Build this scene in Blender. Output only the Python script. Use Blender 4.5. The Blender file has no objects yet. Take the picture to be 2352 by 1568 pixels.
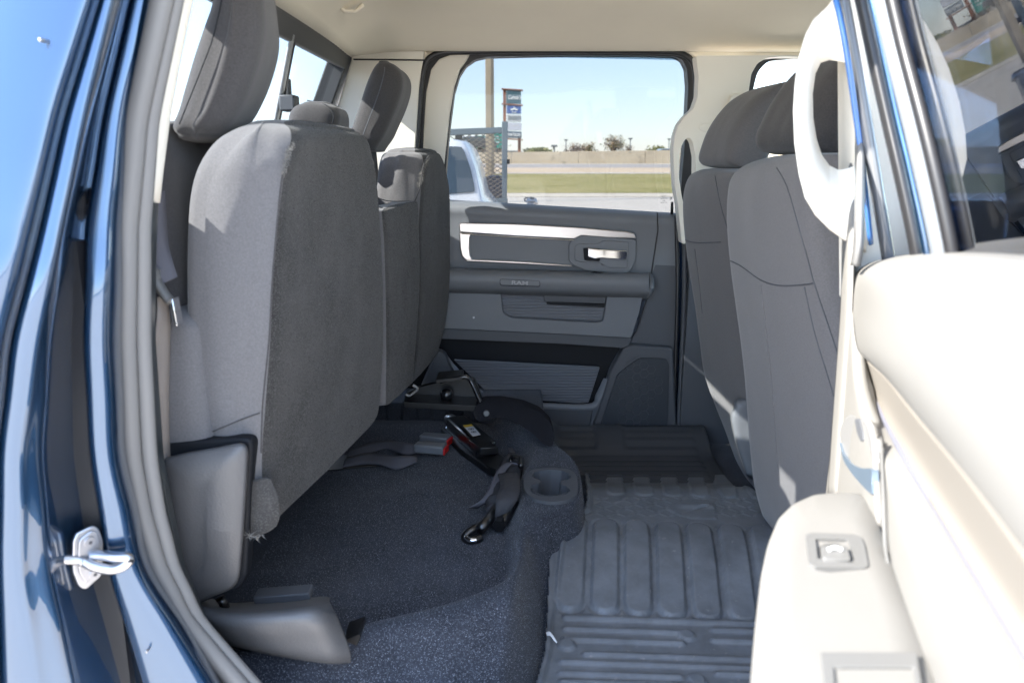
import bpy, math, random
from mathutils import Vector, Matrix, noise
random.seed(7)
S = bpy.context.scene
COL = S.collection
R = math.radians

# ---------------------------------------------------------------- camera
F = 1829.33; TH = math.atan(424 / F); H = 1.65
CT, ST = math.cos(TH), math.sin(TH)
cam = bpy.data.cameras.new("camera"); camo = bpy.data.objects.new("camera", cam); COL.objects.link(camo)
camo.location = (0, 0, H); camo.rotation_euler = (math.pi / 2 - TH, 0, 0)
cam.lens = 28; cam.sensor_width = 36; cam.clip_start = 0.02; cam.clip_end = 3000
cam.dof.use_dof = True; cam.dof.focus_distance = 2.1; cam.dof.aperture_fstop = 6.3
S.camera = camo

# ---------------------------------------------------------------- sky, sun, exposure
TOSUN = Vector((-0.915, -0.403, 0.75)).normalized()
elev = math.asin(TOSUN.z); az = math.atan2(TOSUN.x, TOSUN.y)
w = bpy.data.worlds.new("World"); S.world = w; w.use_nodes = True
nt = w.node_tree; nt.nodes.clear()
sky = nt.nodes.new('ShaderNodeTexSky'); sky.sky_type = 'NISHITA'; sky.sun_disc = False
sky.sun_elevation = elev; sky.sun_rotation = az; sky.air_density = 1.0; sky.dust_density = 0.25; sky.ozone_density = 2.5
bg = nt.nodes.new('ShaderNodeBackground'); bg.inputs[1].default_value = 0.11
ow = nt.nodes.new('ShaderNodeOutputWorld')
tint = nt.nodes.new('ShaderNodeMix'); tint.data_type = 'RGBA'; tint.blend_type = 'MULTIPLY'; tint.inputs['Factor'].default_value = 1; tint.inputs['B'].default_value = (1.02, .97, 1.0, 1)
nt.links.new(sky.outputs[0], tint.inputs['A']); pale = nt.nodes.new('ShaderNodeMix'); pale.data_type = 'RGBA'; pale.inputs['Factor'].default_value = .5; pale.inputs['B'].default_value = (2.7, 3.35, 4.2, 1)
nt.links.new(tint.outputs['Result'], pale.inputs['A']); nt.links.new(pale.outputs['Result'], bg.inputs[0]); nt.links.new(bg.outputs[0], ow.inputs[0])
sl = bpy.data.lights.new("sun", 'SUN'); sl.energy = 2.5; sl.angle = R(0.5); sl.color = (1, 0.94, 0.84)
so = bpy.data.objects.new("sun", sl); COL.objects.link(so)
so.rotation_euler = (-TOSUN).to_track_quat('-Z', 'Y').to_euler(); so.location = (-5, -5, 8)
S.view_settings.view_transform = 'Standard'; S.view_settings.look = 'None'
S.view_settings.exposure = 3.32; S.view_settings.gamma = 1.0
S.render.engine = 'CYCLES'
S.cycles.use_denoising = True
S.cycles.max_bounces = 10; S.cycles.diffuse_bounces = 5; S.cycles.glossy_bounces = 4
S.cycles.transparent_max_bounces = 16; S.cycles.transmission_bounces = 6
S.cycles.sample_clamp_indirect = 6; S.cycles.caustics_reflective = False; S.cycles.caustics_refractive = False

# ---------------------------------------------------------------- pixel -> place helpers (2352 x 1568 grid)
def ray(u, v):
    a = (u - 1176) / F; b = (784 - v) / F
    return Vector((a, b * ST + CT, b * CT - ST))
EYE = Vector((0, 0, H))
def P(u, v, Y):
    d = ray(u, v); return EYE + d * (Y / d.y)
def PZ(u, v, z):
    d = ray(u, v); return EYE + d * ((z - H) / d.z)
def RP(u, v, p0, n):
    d = ray(u, v); return EYE + d * ((p0 - EYE).dot(n) / d.dot(n))
def ZV(v, Y):
    d = ray(0, v); return H + d.z * Y / d.y
def XU(u, z, Y):
    return (u - 1176) / F * (Y * CT - (z - H) * ST)
def VV(z, Y):
    q = (z - H) / Y; return 784 - F * (q * CT + ST) / (CT - q * ST)
def vec(*a): return Vector(a)

def spline(pts, n=6, closed=False):
    out = []; m = len(pts)
    rng = range(m if closed else m - 1)
    for i in rng:
        if closed: p0, p1, p2, p3 = pts[(i-1) % m], pts[i], pts[(i+1) % m], pts[(i+2) % m]
        else: p0, p1, p2, p3 = pts[max(i-1, 0)], pts[i], pts[i+1], pts[min(i+2, m-1)]
        for k in range(n):
            t = k / n
            out.append(0.5 * ((2*p1) + (p2-p0)*t + (2*p0-5*p1+4*p2-p3)*t*t + (3*p1-p0-3*p2+p3)*t*t*t))
    if not closed: out.append(pts[-1].copy())
    return out
def rpoly(pts, r=8, n=4):
    """round the corners of a closed 2-D outline (pixel units)"""
    pts = [Vector(p) for p in pts]; out = []; m = len(pts)
    for i in range(m):
        p = pts[i]; a = pts[i-1] - p; b = pts[(i+1) % m] - p
        ra = min(r, a.length * .45); rb = min(r, b.length * .45)
        s, e = p + a.normalized() * ra, p + b.normalized() * rb
        for k in range(n + 1):
            t = k / n
            out.append(s * (1-t)**2 + p * 2*t*(1-t) + e * t*t)
    return out

class MB:
    def __init__(s): s.v = []; s.f = []; s.m = []
    def add(s, v, f, mi=0):
        o = len(s.v); s.v += [Vector(p) for p in v]; s.f += [tuple(i + o for i in q) for q in f]; s.m += [mi] * len(f)
        return s
    def box(s, a, b, mi=0):
        x0, y0, z0 = a; x1, y1, z1 = b
        v = [(x0,y0,z0),(x1,y0,z0),(x1,y1,z0),(x0,y1,z0),(x0,y0,z1),(x1,y0,z1),(x1,y1,z1),(x0,y1,z1)]
        return s.add(v, [(0,3,2,1),(4,5,6,7),(0,1,5,4),(1,2,6,5),(2,3,7,6),(3,0,4,7)], mi)
    def grid(s, rows, mi=0, closed=False):
        n = len(rows[0]); v = [p for r in rows for p in r]; f = []
        for i in range(len(rows) - 1):
            for j in range(n if closed else n - 1):
                k = (j + 1) % n
                f.append((i*n+j, i*n+k, (i+1)*n+k, (i+1)*n+j))
        return s.add(v, f, mi)
    def tube(s, path, r, n=10, mi=0, flat=1.0, up=None, caps=True):
        path = [Vector(p) for p in path]; rows = []
        m = len(path)
        t0 = (path[1] - path[0]).normalized()
        ref = Vector(up) if up else (Vector((0,0,1)) if abs(t0.z) < .9 else Vector((0,1,0)))
        for i, p in enumerate(path):
            t = (path[min(i+1, m-1)] - path[max(i-1, 0)]).normalized()
            sx = t.cross(ref).normalized(); sy = sx.cross(t).normalized()
            rr = r(i / (m-1)) if callable(r) else r
            rows.append([p + sx * (math.cos(a) * rr) + sy * (math.sin(a) * rr * flat) for a in [2*math.pi*k/n for k in range(n)]])
        s.grid(rows, mi, True)
        if caps:
            o = len(s.v) - m * n
            s.f.append(tuple(o + k for k in range(n))[::-1]); s.m.append(mi)
            s.f.append(tuple(o + (m-1)*n + k for k in range(n))); s.m.append(mi)
        return s
    def rings(s, rings, mi=0, cap=True):
        s.grid(rings, mi, True)
        if cap:
            n = len(rings[0]); o = len(s.v) - n * len(rings)
            s.f.append(tuple(o + k for k in range(n))[::-1]); s.m.append(mi)
            s.f.append(tuple(o + (len(rings)-1)*n + k for k in range(n))); s.m.append(mi)
        return s
    def prism(s, pts, off, mi=0):
        pts = [Vector(p) for p in pts]; off = Vector(off); n = len(pts)
        return s.add(pts + [p + off for p in pts], [tuple(range(n))[::-1], tuple(range(n, 2*n))] + [(i, (i+1) % n, n+(i+1) % n, n+i) for i in range(n)], mi)
    def ringprism(s, outer, inner, off, mi=0):
        off = Vector(off); n = len(outer)
        v = outer + inner + [p + off for p in outer] + [p + off for p in inner]; f = []
        for i in range(n):
            j = (i+1) % n
            f += [(i, j, n+j, n+i), (2*n+i, 3*n+i, 3*n+j, 2*n+j), (i, 2*n+i, 2*n+j, j), (n+i, n+j, 3*n+j, 3*n+i)]
        return s.add(v, f, mi)
    def build(s, name, mats, parent=None, smooth=35, bevel=0, bseg=2, sub=0, solid=0, recalc=True, disp=None):
        me = bpy.data.meshes.new(name); me.from_pydata([tuple(p) for p in s.v], [], s.f); me.update()
        if not isinstance(mats, (list, tuple)): mats = [mats]
        for m in mats: me.materials.append(m)
        for p, k in zip(me.polygons, s.m): p.material_index = k
        if recalc:
            import bmesh
            b = bmesh.new(); b.from_mesh(me); bmesh.ops.remove_doubles(b, verts=b.verts, dist=1e-6)
            bmesh.ops.recalc_face_normals(b, faces=b.faces); b.to_mesh(me); b.free()
        if smooth:
            me.shade_smooth()
            if smooth < 180: me.set_sharp_from_angle(angle=R(smooth))
        o = bpy.data.objects.new(name, me); COL.objects.link(o)
        if solid: md = o.modifiers.new("t", 'SOLIDIFY'); md.thickness = abs(solid); md.offset = -1 if solid > 0 else 1
        if bevel:
            md = o.modifiers.new("b", 'BEVEL'); md.width = bevel; md.segments = bseg; md.limit_method = 'ANGLE'; md.angle_limit = R(40)
        if sub: md = o.modifiers.new("s", 'SUBSURF'); md.levels = sub; md.render_levels = sub
        if disp:
            tx = bpy.data.textures.new("n", 'CLOUDS'); tx.noise_scale = disp[1]
            md = o.modifiers.new("d", 'DISPLACE'); md.texture = tx; md.strength = disp[0]; md.texture_coords = 'GLOBAL'
        if parent is not None: adopt(o, parent)
        return o
INV = {}
def adopt(o, p):
    o.parent = p
    if p.name not in INV: INV[p.name] = worldof(p).inverted()
    o.matrix_parent_inverse = INV[p.name]
def worldof(p):
    m = Matrix.LocRotScale(p.location, p.rotation_euler, p.scale)
    return (worldof(p.parent) @ p.matrix_parent_inverse @ m) if p.parent else m
def thing(name, label, cat, loc, group=None):
    o = bpy.data.objects.new(name, None); COL.objects.link(o); o.location = loc
    o.empty_display_size = .1; o['label'] = label; o['category'] = cat
    if group: o['group'] = group
    return o
def tag(o, label=None, cat=None, group=None, kind=None):
    if label: o['label'] = label
    if cat: o['category'] = cat
    if group: o['group'] = group
    if kind: o['kind'] = kind
    return o
def sheetrows(ctrl, nr=5, nc=5):
    """ctrl: rows of Vectors (all same length) -> smooth dense rows"""
    a = [spline(r, nc) for r in ctrl]
    cols = [spline([r[j] for r in a], nr) for j in range(len(a[0]))]
    return [[c[i] for c in cols] for i in range(len(cols[0]))]
def sheet(name, ctrl, mat, parent, nr=5, nc=5, solid=.004, **k):
    return MB().grid(sheetrows(ctrl, nr, nc)).build(name, mat, parent, smooth=60, solid=solid, **k)
def plate(name, poly, Y, depth, mat, parent, r=8, bevel=.003, **k):
    return MB().prism([P(q[0], q[1], Y) for q in rpoly(poly, r)], (0, depth, 0)).build(name, mat, parent, bevel=bevel, **k)
def polar(outer, inner, n=96):
    """resample two px outlines by angle about the inner centroid"""
    c = sum((Vector(p) for p in inner), Vector((0, 0))) / len(inner)
    angs = [2*math.pi*k/n for k in range(n)]
    for p in list(outer) + list(inner):
        d = Vector(p) - c; angs.append(math.atan2(d.y, d.x) % (2*math.pi))
    angs = sorted(set(round(a, 4) for a in angs))
    def cast(poly, a):
        d = Vector((math.cos(a), math.sin(a))); best = None
        for i in range(len(poly)):
            p = Vector(poly[i]) - c; q = Vector(poly[(i+1) % len(poly)]) - c; e = q - p
            den = d.x*e.y - d.y*e.x
            if abs(den) < 1e-9: continue
            t = (p.x*e.y - p.y*e.x)/den; s = (p.x*d.y - p.y*d.x)/den
            if t > 0 and -1e-6 <= s <= 1+1e-6 and (best is None or t > best): best = t
        return c + d * (best or 1)
    return [cast(outer, a) for a in angs], [cast(inner, a) for a in angs]
def ringplate(name, outer, inner, Y, depth, mat, parent, ro=8, ri=8, bevel=.003, **k):
    o, i = polar(rpoly(outer, ro), rpoly(inner, ri))
    return MB().ringprism([P(p.x, p.y, Y) for p in o], [P(p.x, p.y, Y) for p in i], (0, depth, 0)).build(name, mat, parent, bevel=bevel, **k)
def rquad(A, B, C, D, r=.03, n=5, m=4, puff=0.0):
    """ring through a rounded quad; r = one radius or four; m points along each side"""
    c = [A, B, C, D]; rs = r if isinstance(r, (list, tuple)) else [r]*4; out = []
    cen = (A+B+C+D)/4; nn = (C-A).cross(D-B).normalized()
    segs = []
    for i in range(4):
        p = c[i]; a = c[i-1]-p; b = c[(i+1) % 4]-p
        ra = min(rs[i], a.length*.48); rb = min(rs[i], b.length*.48)
        s, e = p + a.normalized()*ra, p + b.normalized()*rb
        segs.append([s*(1-t)**2 + p*2*t*(1-t) + e*t*t for t in [k/n for k in range(n+1)]])
    for i in range(4):
        out += segs[i]
        e = segs[i][-1]; s = segs[(i+1) % 4][0]; d = s - e
        outw = d.cross(nn).normalized()
        if outw.dot((e+s)/2 - cen) < 0: outw = -outw
        pf = puff[i] if isinstance(puff, (list, tuple)) else puff
        for k in range(1, m+1):
            t = k/(m+1); out.append(e + d*t + outw*(pf*4*t*(1-t)))
    return out            # each side block = n+1+m points; corner i starts at i*(n+1+m)
def domecap(ring, axis, h, k=4, pw=2.2):
    c = sum(ring, Vector()) / len(ring); out = []
    for i in range(1, k+1):
        t = i/k*.96; s = (1 - t**pw)**(1/pw)
        out.append([c + (p-c)*s + axis*(h*t) for p in ring])
    return out
def smoothrings(rings, n=3):
    cols = [spline([r[j] for r in rings], n) for j in range(len(rings[0]))]
    return [[c[i] for c in cols] for i in range(len(cols[0]))]
def text_mesh(txt, size, mat, name, parent, M, ext=.001, bold=False, shear=0):
    cu = bpy.data.curves.new("txt", 'FONT'); cu.body = txt; cu.size = size; cu.extrude = ext; cu.align_x = 'CENTER'; cu.align_y = 'CENTER'
    cu.shear = shear; cu.offset = size*.02 if bold else 0
    to = bpy.data.objects.new("txt", cu); COL.objects.link(to)
    bpy.context.view_layer.update()
    dg = bpy.context.evaluated_depsgraph_get()
    me = bpy.data.meshes.new_from_object(to.evaluated_get(dg)); bpy.data.objects.remove(to)
    me.transform(M); me.materials.clear(); me.materials.append(mat)
    o = bpy.data.objects.new(name, me); COL.objects.link(o)
    if parent is not None: adopt(o, parent)
    return o

def inpoly(x, y, poly):
    c = False; n = len(poly)
    for i in range(n):
        x1, y1 = poly[i]; x2, y2 = poly[(i+1) % n]
        if (y1 > y) != (y2 > y) and x < (x2-x1)*(y-y1)/(y2-y1)+x1: c = not c
    return c
from mathutils.bvhtree import BVHTree
BV = {}
def OM(o, pts, lift=.0008):
    """points of a seam laid on the surface of a mesh"""
    if o.name not in BV: BV[o.name] = BVHTree.FromPolygons([v.co.copy() for v in o.data.vertices], [tuple(p.vertices) for p in o.data.polygons])
    out = []
    for i in range(len(pts) - 1):
        for k in range(6 if i < len(pts) - 2 else 7):
            t = k / 6; u = pts[i][0]*(1-t) + pts[i+1][0]*t; v = pts[i][1]*(1-t) + pts[i+1][1]*t
            d = ray(u, v).normalized(); h = BV[o.name].ray_cast(EYE, d)
            if h[0] is not None: out.append(h[0] - d * lift)
    return out
def seam(o, pts, parent, rad=.0009, m_=None, name="seam"):
    P2 = [Vector((p[0], p[1])) for p in pts]; q = OM(o, [tuple(x) for x in spline(P2, 3)])
    if len(q) > 3: return MB().tube(q, rad, 6).build(name, m_ or M['plastic_dk'], parent, smooth=180)
# ---------------------------------------------------------------- materials
def mat(name, col, rough=.6, metal=0, spec=.5, coat=0, coat_r=.05, sheen=0, bump=None, var=None, emit=None, col2=None, wave=None, fleck=None, sheen_r=.5):
    """bump=(scale,strength,dist) ; var=(scale,amount) ; col2 with var mixes two colours; wave=(axis,scale,strength)"""
    m = bpy.data.materials.new(name); m.use_nodes = True; t = m.node_tree; b = t.nodes["Principled BSDF"]
    b.inputs["Base Color"].default_value = (*col, 1); b.inputs["Roughness"].default_value = rough
    b.inputs["Metallic"].default_value = metal; b.inputs["Specular IOR Level"].default_value = spec
    b.inputs["Coat Weight"].default_value = coat; b.inputs["Coat Roughness"].default_value = coat_r
    b.inputs["Sheen Weight"].default_value = sheen; b.inputs["Sheen Roughness"].default_value = sheen_r
    tc = t.nodes.new('ShaderNodeTexCoord'); L = t.links.new
    if var or fleck:
        last = None
        if var:
            nz = t.nodes.new('ShaderNodeTexNoise'); nz.inputs['Scale'].default_value = var[0]; nz.inputs['Detail'].default_value = 6; nz.inputs['Roughness'].default_value = .65
            L(tc.outputs['Object'], nz.inputs['Vector'])
            rp = t.nodes.new('ShaderNodeValToRGB'); rp.color_ramp.elements[0].position = .32; rp.color_ramp.elements[1].position = .68
            a = var[1]; c2 = col2 or tuple(min(1, c*(1+a)) for c in col); c1 = col if col2 else tuple(c*(1-a) for c in col)
            rp.color_ramp.elements[0].color = (*c1, 1); rp.color_ramp.elements[1].color = (*c2, 1)
            L(nz.outputs['Fac'], rp.inputs[0]); last = rp.outputs[0]
        if fleck:  # (scale, colour, threshold)
            n2 = t.nodes.new('ShaderNodeTexNoise'); n2.inputs['Scale'].default_value = fleck[0]; n2.inputs['Detail'].default_value = 2
            L(tc.outputs['Object'], n2.inputs['Vector'])
            r2 = t.nodes.new('ShaderNodeValToRGB'); r2.color_ramp.elements[0].position = fleck[2]; r2.color_ramp.elements[1].position = fleck[2] + .12
            L(n2.outputs['Fac'], r2.inputs[0])
            mx = t.nodes.new('ShaderNodeMix'); mx.data_type = 'RGBA'
            L(r2.outputs[0], mx.inputs['Factor'])
            if last: L(last, mx.inputs['A'])
            else: mx.inputs['A'].default_value = (*col, 1)
            mx.inputs['B'].default_value = (*fleck[1], 1); last = mx.outputs['Result']
        L(last, b.inputs['Base Color'])
    if bump or wave:
        prev = None
        if bump:
            n3 = t.nodes.new('ShaderNodeTexNoise'); n3.inputs['Scale'].default_value = bump[0]; n3.inputs['Detail'].default_value = 3
            L(tc.outputs['Object'], n3.inputs['Vector'])
            bp = t.nodes.new('ShaderNodeBump'); bp.inputs['Strength'].default_value = bump[1]; bp.inputs['Distance'].default_value = bump[2]
            L(n3.outputs['Fac'], bp.inputs['Height']); prev = bp
        if wave:
            wv = t.nodes.new('ShaderNodeTexWave'); wv.bands_direction = wave[0]; wv.inputs['Scale'].default_value = wave[1]
            L(tc.outputs['Object'], wv.inputs['Vector'])
            bw = t.nodes.new('ShaderNodeBump'); bw.inputs['Strength'].default_value = wave[2]; bw.inputs['Distance'].default_value = .004
            L(wv.outputs['Fac'], bw.inputs['Height'])
            if prev: L(prev.outputs[0], bw.inputs['Normal'])
            prev = bw
        L(prev.outputs[0], b.inputs['Normal'])
    if emit: b.inputs['Emission Color'].default_value = (*emit, 1); b.inputs['Emission Strength'].default_value = 1
    return m
def glass(name, tint, refl=1.0, rough=0.0, ior=1.5, dust=None):
    m = bpy.data.materials.new(name); m.use_nodes = True; t = m.node_tree; t.nodes.clear(); L = t.links.new
    o = t.nodes.new('ShaderNodeOutputMaterial'); tr = t.nodes.new('ShaderNodeBsdfTransparent'); tr.inputs[0].default_value = (*tint, 1)
    gl = t.nodes.new('ShaderNodeBsdfGlossy'); gl.inputs['Roughness'].default_value = rough; gl.inputs[0].default_value = (refl, refl, refl, 1)
    fr = t.nodes.new('ShaderNodeFresnel'); fr.inputs['IOR'].default_value = ior
    ge = t.nodes.new('ShaderNodeNewGeometry'); mr = t.nodes.new('ShaderNodeMapRange'); mr.inputs[3].default_value = ior; mr.inputs[4].default_value = 1/ior
    L(ge.outputs['Backfacing'], mr.inputs[0]); L(mr.outputs[0], fr.inputs['IOR'])
    mx = t.nodes.new('ShaderNodeMixShader'); L(fr.outputs[0], mx.inputs[0]); L(tr.outputs[0], mx.inputs[1]); L(gl.outputs[0], mx.inputs[2])
    last = mx
    if dust:
        tc = t.nodes.new('ShaderNodeTexCoord'); nz = t.nodes.new('ShaderNodeTexNoise'); nz.inputs['Scale'].default_value = dust[0]; nz.inputs['Detail'].default_value = 5
        L(tc.outputs['Object'], nz.inputs['Vector'])
        rp = t.nodes.new('ShaderNodeMapRange'); rp.inputs[1].default_value = .5; rp.inputs[2].default_value = .9; rp.inputs[3].default_value = 0; rp.inputs[4].default_value = dust[1]
        L(nz.outputs['Fac'], rp.inputs[0])
        df = t.nodes.new('ShaderNodeBsdfDiffuse'); df.inputs[0].default_value = (.7, .7, .7, 1)
        m2 = t.nodes.new('ShaderNodeMixShader'); L(rp.outputs[0], m2.inputs[0]); L(last.outputs[0], m2.inputs[1]); L(df.outputs[0], m2.inputs[2]); last = m2
    L(last.outputs[0], o.inputs[0]); return m

M = {}
M['fabric'] = mat('seat_fabric', (.142, .138, .142), .95, sheen=.25, bump=(700, .4, .001), var=(380, .14), spec=.2)
M['fabric_dark'] = mat('seat_fabric_dark', (.064, .061, .062), .95, sheen=.2, bump=(700, .4, .001), var=(380, .2), spec=.2)
M['backing'] = mat('seat_backing_carpet', (.044, .042, .041), 1, sheen=.15, bump=(500, .5, .002), var=(9, .4), spec=.1, fleck=(420, (.080, .078, .075), .5))
M['fringe'] = mat('fringe_thread', (.2, .19, .175), 1, sheen=.3, spec=.1)
M['carpet'] = mat('floor_carpet', (.040, .044, .056), 1, sheen=.15, bump=(500, .5, .002), var=(14, .3), spec=.05, fleck=(330, (.062, .067, .084), .5))
M['pile'] = mat('carpet_fibre', (.165, .175, .205), 1, spec=.05)
M['pile_lt'] = mat('carpet_fibre_light', (.29, .305, .35), 1, spec=.05)
M['pile_dk'] = mat('carpet_fibre_dark', (.04, .043, .052), 1, spec=.02)
M['nap'] = mat('backing_fibre', (.10, .097, .093), 1, spec=.05)
M['nap_dk'] = mat('backing_fibre_dark', (.022, .021, .021), 1, spec=.02)
M['flap'] = mat('carpet_flap', (.022, .0225, .027), 1, bump=(300, .8, .003), spec=.05)
M['plastic'] = mat('slate_plastic', (.175, .185, .20), .5, bump=(700, .25, .0006), var=(3, .06), spec=.4)
M['plastic_dk'] = mat('dark_plastic', (.085, .09, .10), .5, bump=(700, .3, .0006), spec=.4)
M['plastic_vdk'] = mat('black_plastic', (.010, .011, .014), .6, bump=(500, .2, .0006), spec=.25)
M['hinge'] = mat('hinge_cover_plastic', (.10, .099, .102), .42, bump=(320, .5, .0012), var=(6, .06), spec=.5)
M['ribbed'] = mat('ribbed_rubber', (.18, .187, .205), .55, wave=('Z', 34, .5), spec=.3)
M['ribbed_dk'] = mat('ribbed_rubber_lower', (.15, .16, .18), .6, wave=('Z', 34, .5), spec=.3)
M['silver'] = mat('satin_silver', (.62, .58, .56), .3, metal=.85)
M['chrome'] = mat('chrome', (.85, .86, .88), .06, metal=1)
M['chromed'] = mat('satin_zinc', (.5, .5, .52), .3, metal=1, var=(60, .05))
M['headliner'] = mat('headliner_cloth', (.92, .84, .69), 1, bump=(900, .3, .0008), var=(2, .03), spec=.1)
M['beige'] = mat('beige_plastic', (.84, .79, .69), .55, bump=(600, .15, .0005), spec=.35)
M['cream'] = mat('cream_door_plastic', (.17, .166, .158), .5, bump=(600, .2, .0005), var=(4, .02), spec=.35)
M['cream_dk'] = mat('shaded_door_insert', (.165, .152, .135), .6, bump=(600, .2, .0005), spec=.3)  # tan tone puts the shade of the recess into the colour
M['greytrim'] = mat('grey_switch_plastic', (.12, .12, .118), .45, spec=.4)
M['seal'] = mat('grey_rubber_seal', (.19, .185, .18), .5, bump=(300, .15, .0006), spec=.45)
M['sealdk'] = mat('black_rubber_seal', (.018, .018, .02), .4, spec=.5)
M['paint'] = mat('navy_metallic_paint', (.020, .066, .145), .25, metal=.8, coat=1, coat_r=.01, spec=.6)
M['paint'].node_tree.nodes['Principled BSDF'].inputs['Coat IOR'].default_value = 1.8
M['black'] = mat('black_gloss_metal', (.008, .008, .009), .3, spec=.6, coat=.4)
M['blackm'] = mat('black_powder_coat', (.012, .012, .013), .38, spec=.5, bump=(90, .2, .001))
M['webbing'] = mat('grey_webbing', (.12, .12, .14), .8, wave=('DIAGONAL', 220, .4), spec=.2)
M['webbing_lt'] = mat('tan_belt_webbing', (.30, .265, .24), .8, wave=('Z', 260, .4), spec=.2)
M['pouch'] = mat('grey_pouch_cloth', (.05, .05, .056), .75, bump=(60, .6, .004), spec=.3)
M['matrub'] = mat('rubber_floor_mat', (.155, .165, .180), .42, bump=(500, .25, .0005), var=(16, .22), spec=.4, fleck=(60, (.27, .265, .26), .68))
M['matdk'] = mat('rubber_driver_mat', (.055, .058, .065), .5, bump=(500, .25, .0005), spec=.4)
M['red'] = mat('red_button', (.6, .02, .02), .4)
M['white'] = mat('white_paper', (.85, .85, .85), .7)
M['sticker'] = mat('sticker_white', (.75, .76, .8), .5)
M['yellow'] = mat('sticker_yellow', (.85, .55, .05), .5)
M['ink'] = mat('dark_print', (.05, .05, .06), .6)
M['privacy'] = glass('privacy_glass', (.44, .448, .453), .3)
M['rearglass'] = glass('rear_slider_glass', (.66, .68, .70), .3)
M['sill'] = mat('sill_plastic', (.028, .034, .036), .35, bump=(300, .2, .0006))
# ================================================================ PICKUP TRUCK
truck = thing("pickup_truck", "navy blue crew cab pickup with its rear door open on a dark grey cabin", "pickup truck", (0.2, 1.6, 0))
def bez(p, r=8): return rpoly(p, r)
ZF = H - .885          # foot well floor
# ---------------- headliner: one sculpted cloth sheet under the roof skin
def zroof(x, y):
    e = min(1, abs((y - 1.66) / .72)); z = 1.945 + .085 * (1 - e ** 3.2)
    # sculpted centre pad edges
    d = (x - (.02 + .28 * (1.9 - y)))
    z += .032 / (1 + math.exp(-d * 26)) * (1 / (1 + math.exp((y - 2.02) * 30)))
    d2 = (x - .50) - (2.0 - y) * .55
    z += .045 / (1 + math.exp(-d2 * 34)) * (1 / (1 + math.exp((y - 2.08) * 26)))
    if x < -.26: t = min(1, (-.26 - x) / .21); z += (1.928 - z) * t ** 2.5
    return z
rows = []
for i in range(49):
    y = .93 + (2.44 - .93) * i / 48
    rows.append([vec(-.47 + (1.75) * j / 59, y, zroof(-.47 + 1.75 * j / 59, y)) for j in range(60)])
MB().grid(rows).build("headliner", M['headliner'], truck, smooth=180, solid=-.006)
# coat hook bump in the headliner
hk = MB()
c = P(803, 22, 2.0); c.z = zroof(c.x, c.y) - .004
hk.tube([c + vec(-.03, -.01, .004), c + vec(-.012, 0, -.012), c + vec(.012, .004, -.012), c + vec(.03, .01, .004)], .008, 10, flat=.6)
hk.build("coat_hook", M['headliner'], truck, smooth=180)
# roof skin, painted
rows = []
for i in range(15):
    y = .80 + (2.60 - .80) * i / 14
    e = abs((y - 1.70) / .92)
    rows.append([vec(-.56 + 1.95 * j / 14, y, 2.075 - .10 * e ** 4 - .03 * (abs((j - 7) / 7)) ** 4) for j in range(15)])
MB().grid(rows).build("roof_panel", M['paint'], truck, smooth=180, solid=.01)

# ---------------- rear wall, rear window
XR = -.47                       # window plane at the top; leans back going down
def RW(u, v): return RP(u, v, vec(-.463, 2.0, 1.93), vec(1, 0, -.42).normalized())
rear = MB()
# lower rear wall (behind the seat backs) and its side returns
rear.box((-.80, .96, ZF), (-.74, 2.46, 1.60))
rear.build("rear_wall", M['plastic_dk'], truck)
wn = vec(1, 0, -.42).normalized()
def wall_pt(y, z): return vec(-.463 + (z - 1.93) * .42, y, z)
zt, zb = 1.925, 1.60
yn_, yf_ = .97, 2.415
fr = MB()
def wbar(y0, z0, y1, z1, wid, dep, mb):
    a, b = wall_pt(y0, z0), wall_pt(y1, z1); d = (b - a).normalized(); s = d.cross(wn).normalized() * wid / 2
    mb.prism([a - s, a + s, b + s, b - s], wn * -dep)
wbar(yn_, 1.915, yf_, 1.915, .05, .05, fr)
wbar(yn_, 1.62, yf_, 1.62, .05, .05, fr)
wbar(yf_ + .02, 1.60, yf_ + .02, 1.93, .085, .055, fr)
wbar(yn_ - .012, 1.60, yn_ - .012, 1.93, .03, .04, fr)
rw = fr.build("rear_window", mat('window_frame_dark', (.05, .052, .055), .45, spec=.4), truck, bevel=.004)
MB().box((-.52, .95, 1.925), (-.468, 2.44, 2.03)).build('rear_header', M['plastic_dk'], truck, bevel=.003)
g = MB().prism([wall_pt(yn_, 1.59) - wn*.03, wall_pt(yf_, 1.59) - wn*.03, wall_pt(yf_, 1.92) - wn*.03, wall_pt(yn_, 1.92) - wn*.03], wn * -.004)
g.build("glass", M['rearglass'], rw, smooth=0)
sb = MB()
p_top = RW(675, 84); p_bot = RW(636, 290); p_bot = p_bot + (p_bot - p_top) * .5
p_top = p_top + (p_top - p_bot) * .02
s = vec(0, .011, 0)
sb.prism([p_top - s, p_top + s, p_bot + s, p_bot - s], wn * -.008)
sl_ = sb.build("slider_bar", mat('slider_alu', (.45, .46, .47), .4, metal=.4), rw, bevel=.003)
q = MB(); s = vec(0, .006, 0); o_ = vec(0, .018, 0)
q.prism([p_top - s + o_, p_top + s + o_, p_bot + s + o_, p_bot - s + o_], wn * -.01)
q.build("slider_seal", M['sealdk'], rw, bevel=.001)
lt = MB(); c = RW(648, 236)
lt.box((c.x, c.y - .028, c.z - .02), (c.x + .035, c.y + .022, c.z + .016))
lt.box((c.x, c.y + .01, c.z + .012), (c.x + .016, c.y + .032, c.z + .055))
lt.build("window_latch", M['plastic_dk'], rw, bevel=.004)

# ---------------- far side: wall trim with the door opening and the front window opening
YB = 2.44
def wallquad(name, poly, Y, depth, m, r=6, bevel=.004): return plate(name, poly, Y, depth, m, truck, r, bevel)
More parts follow.
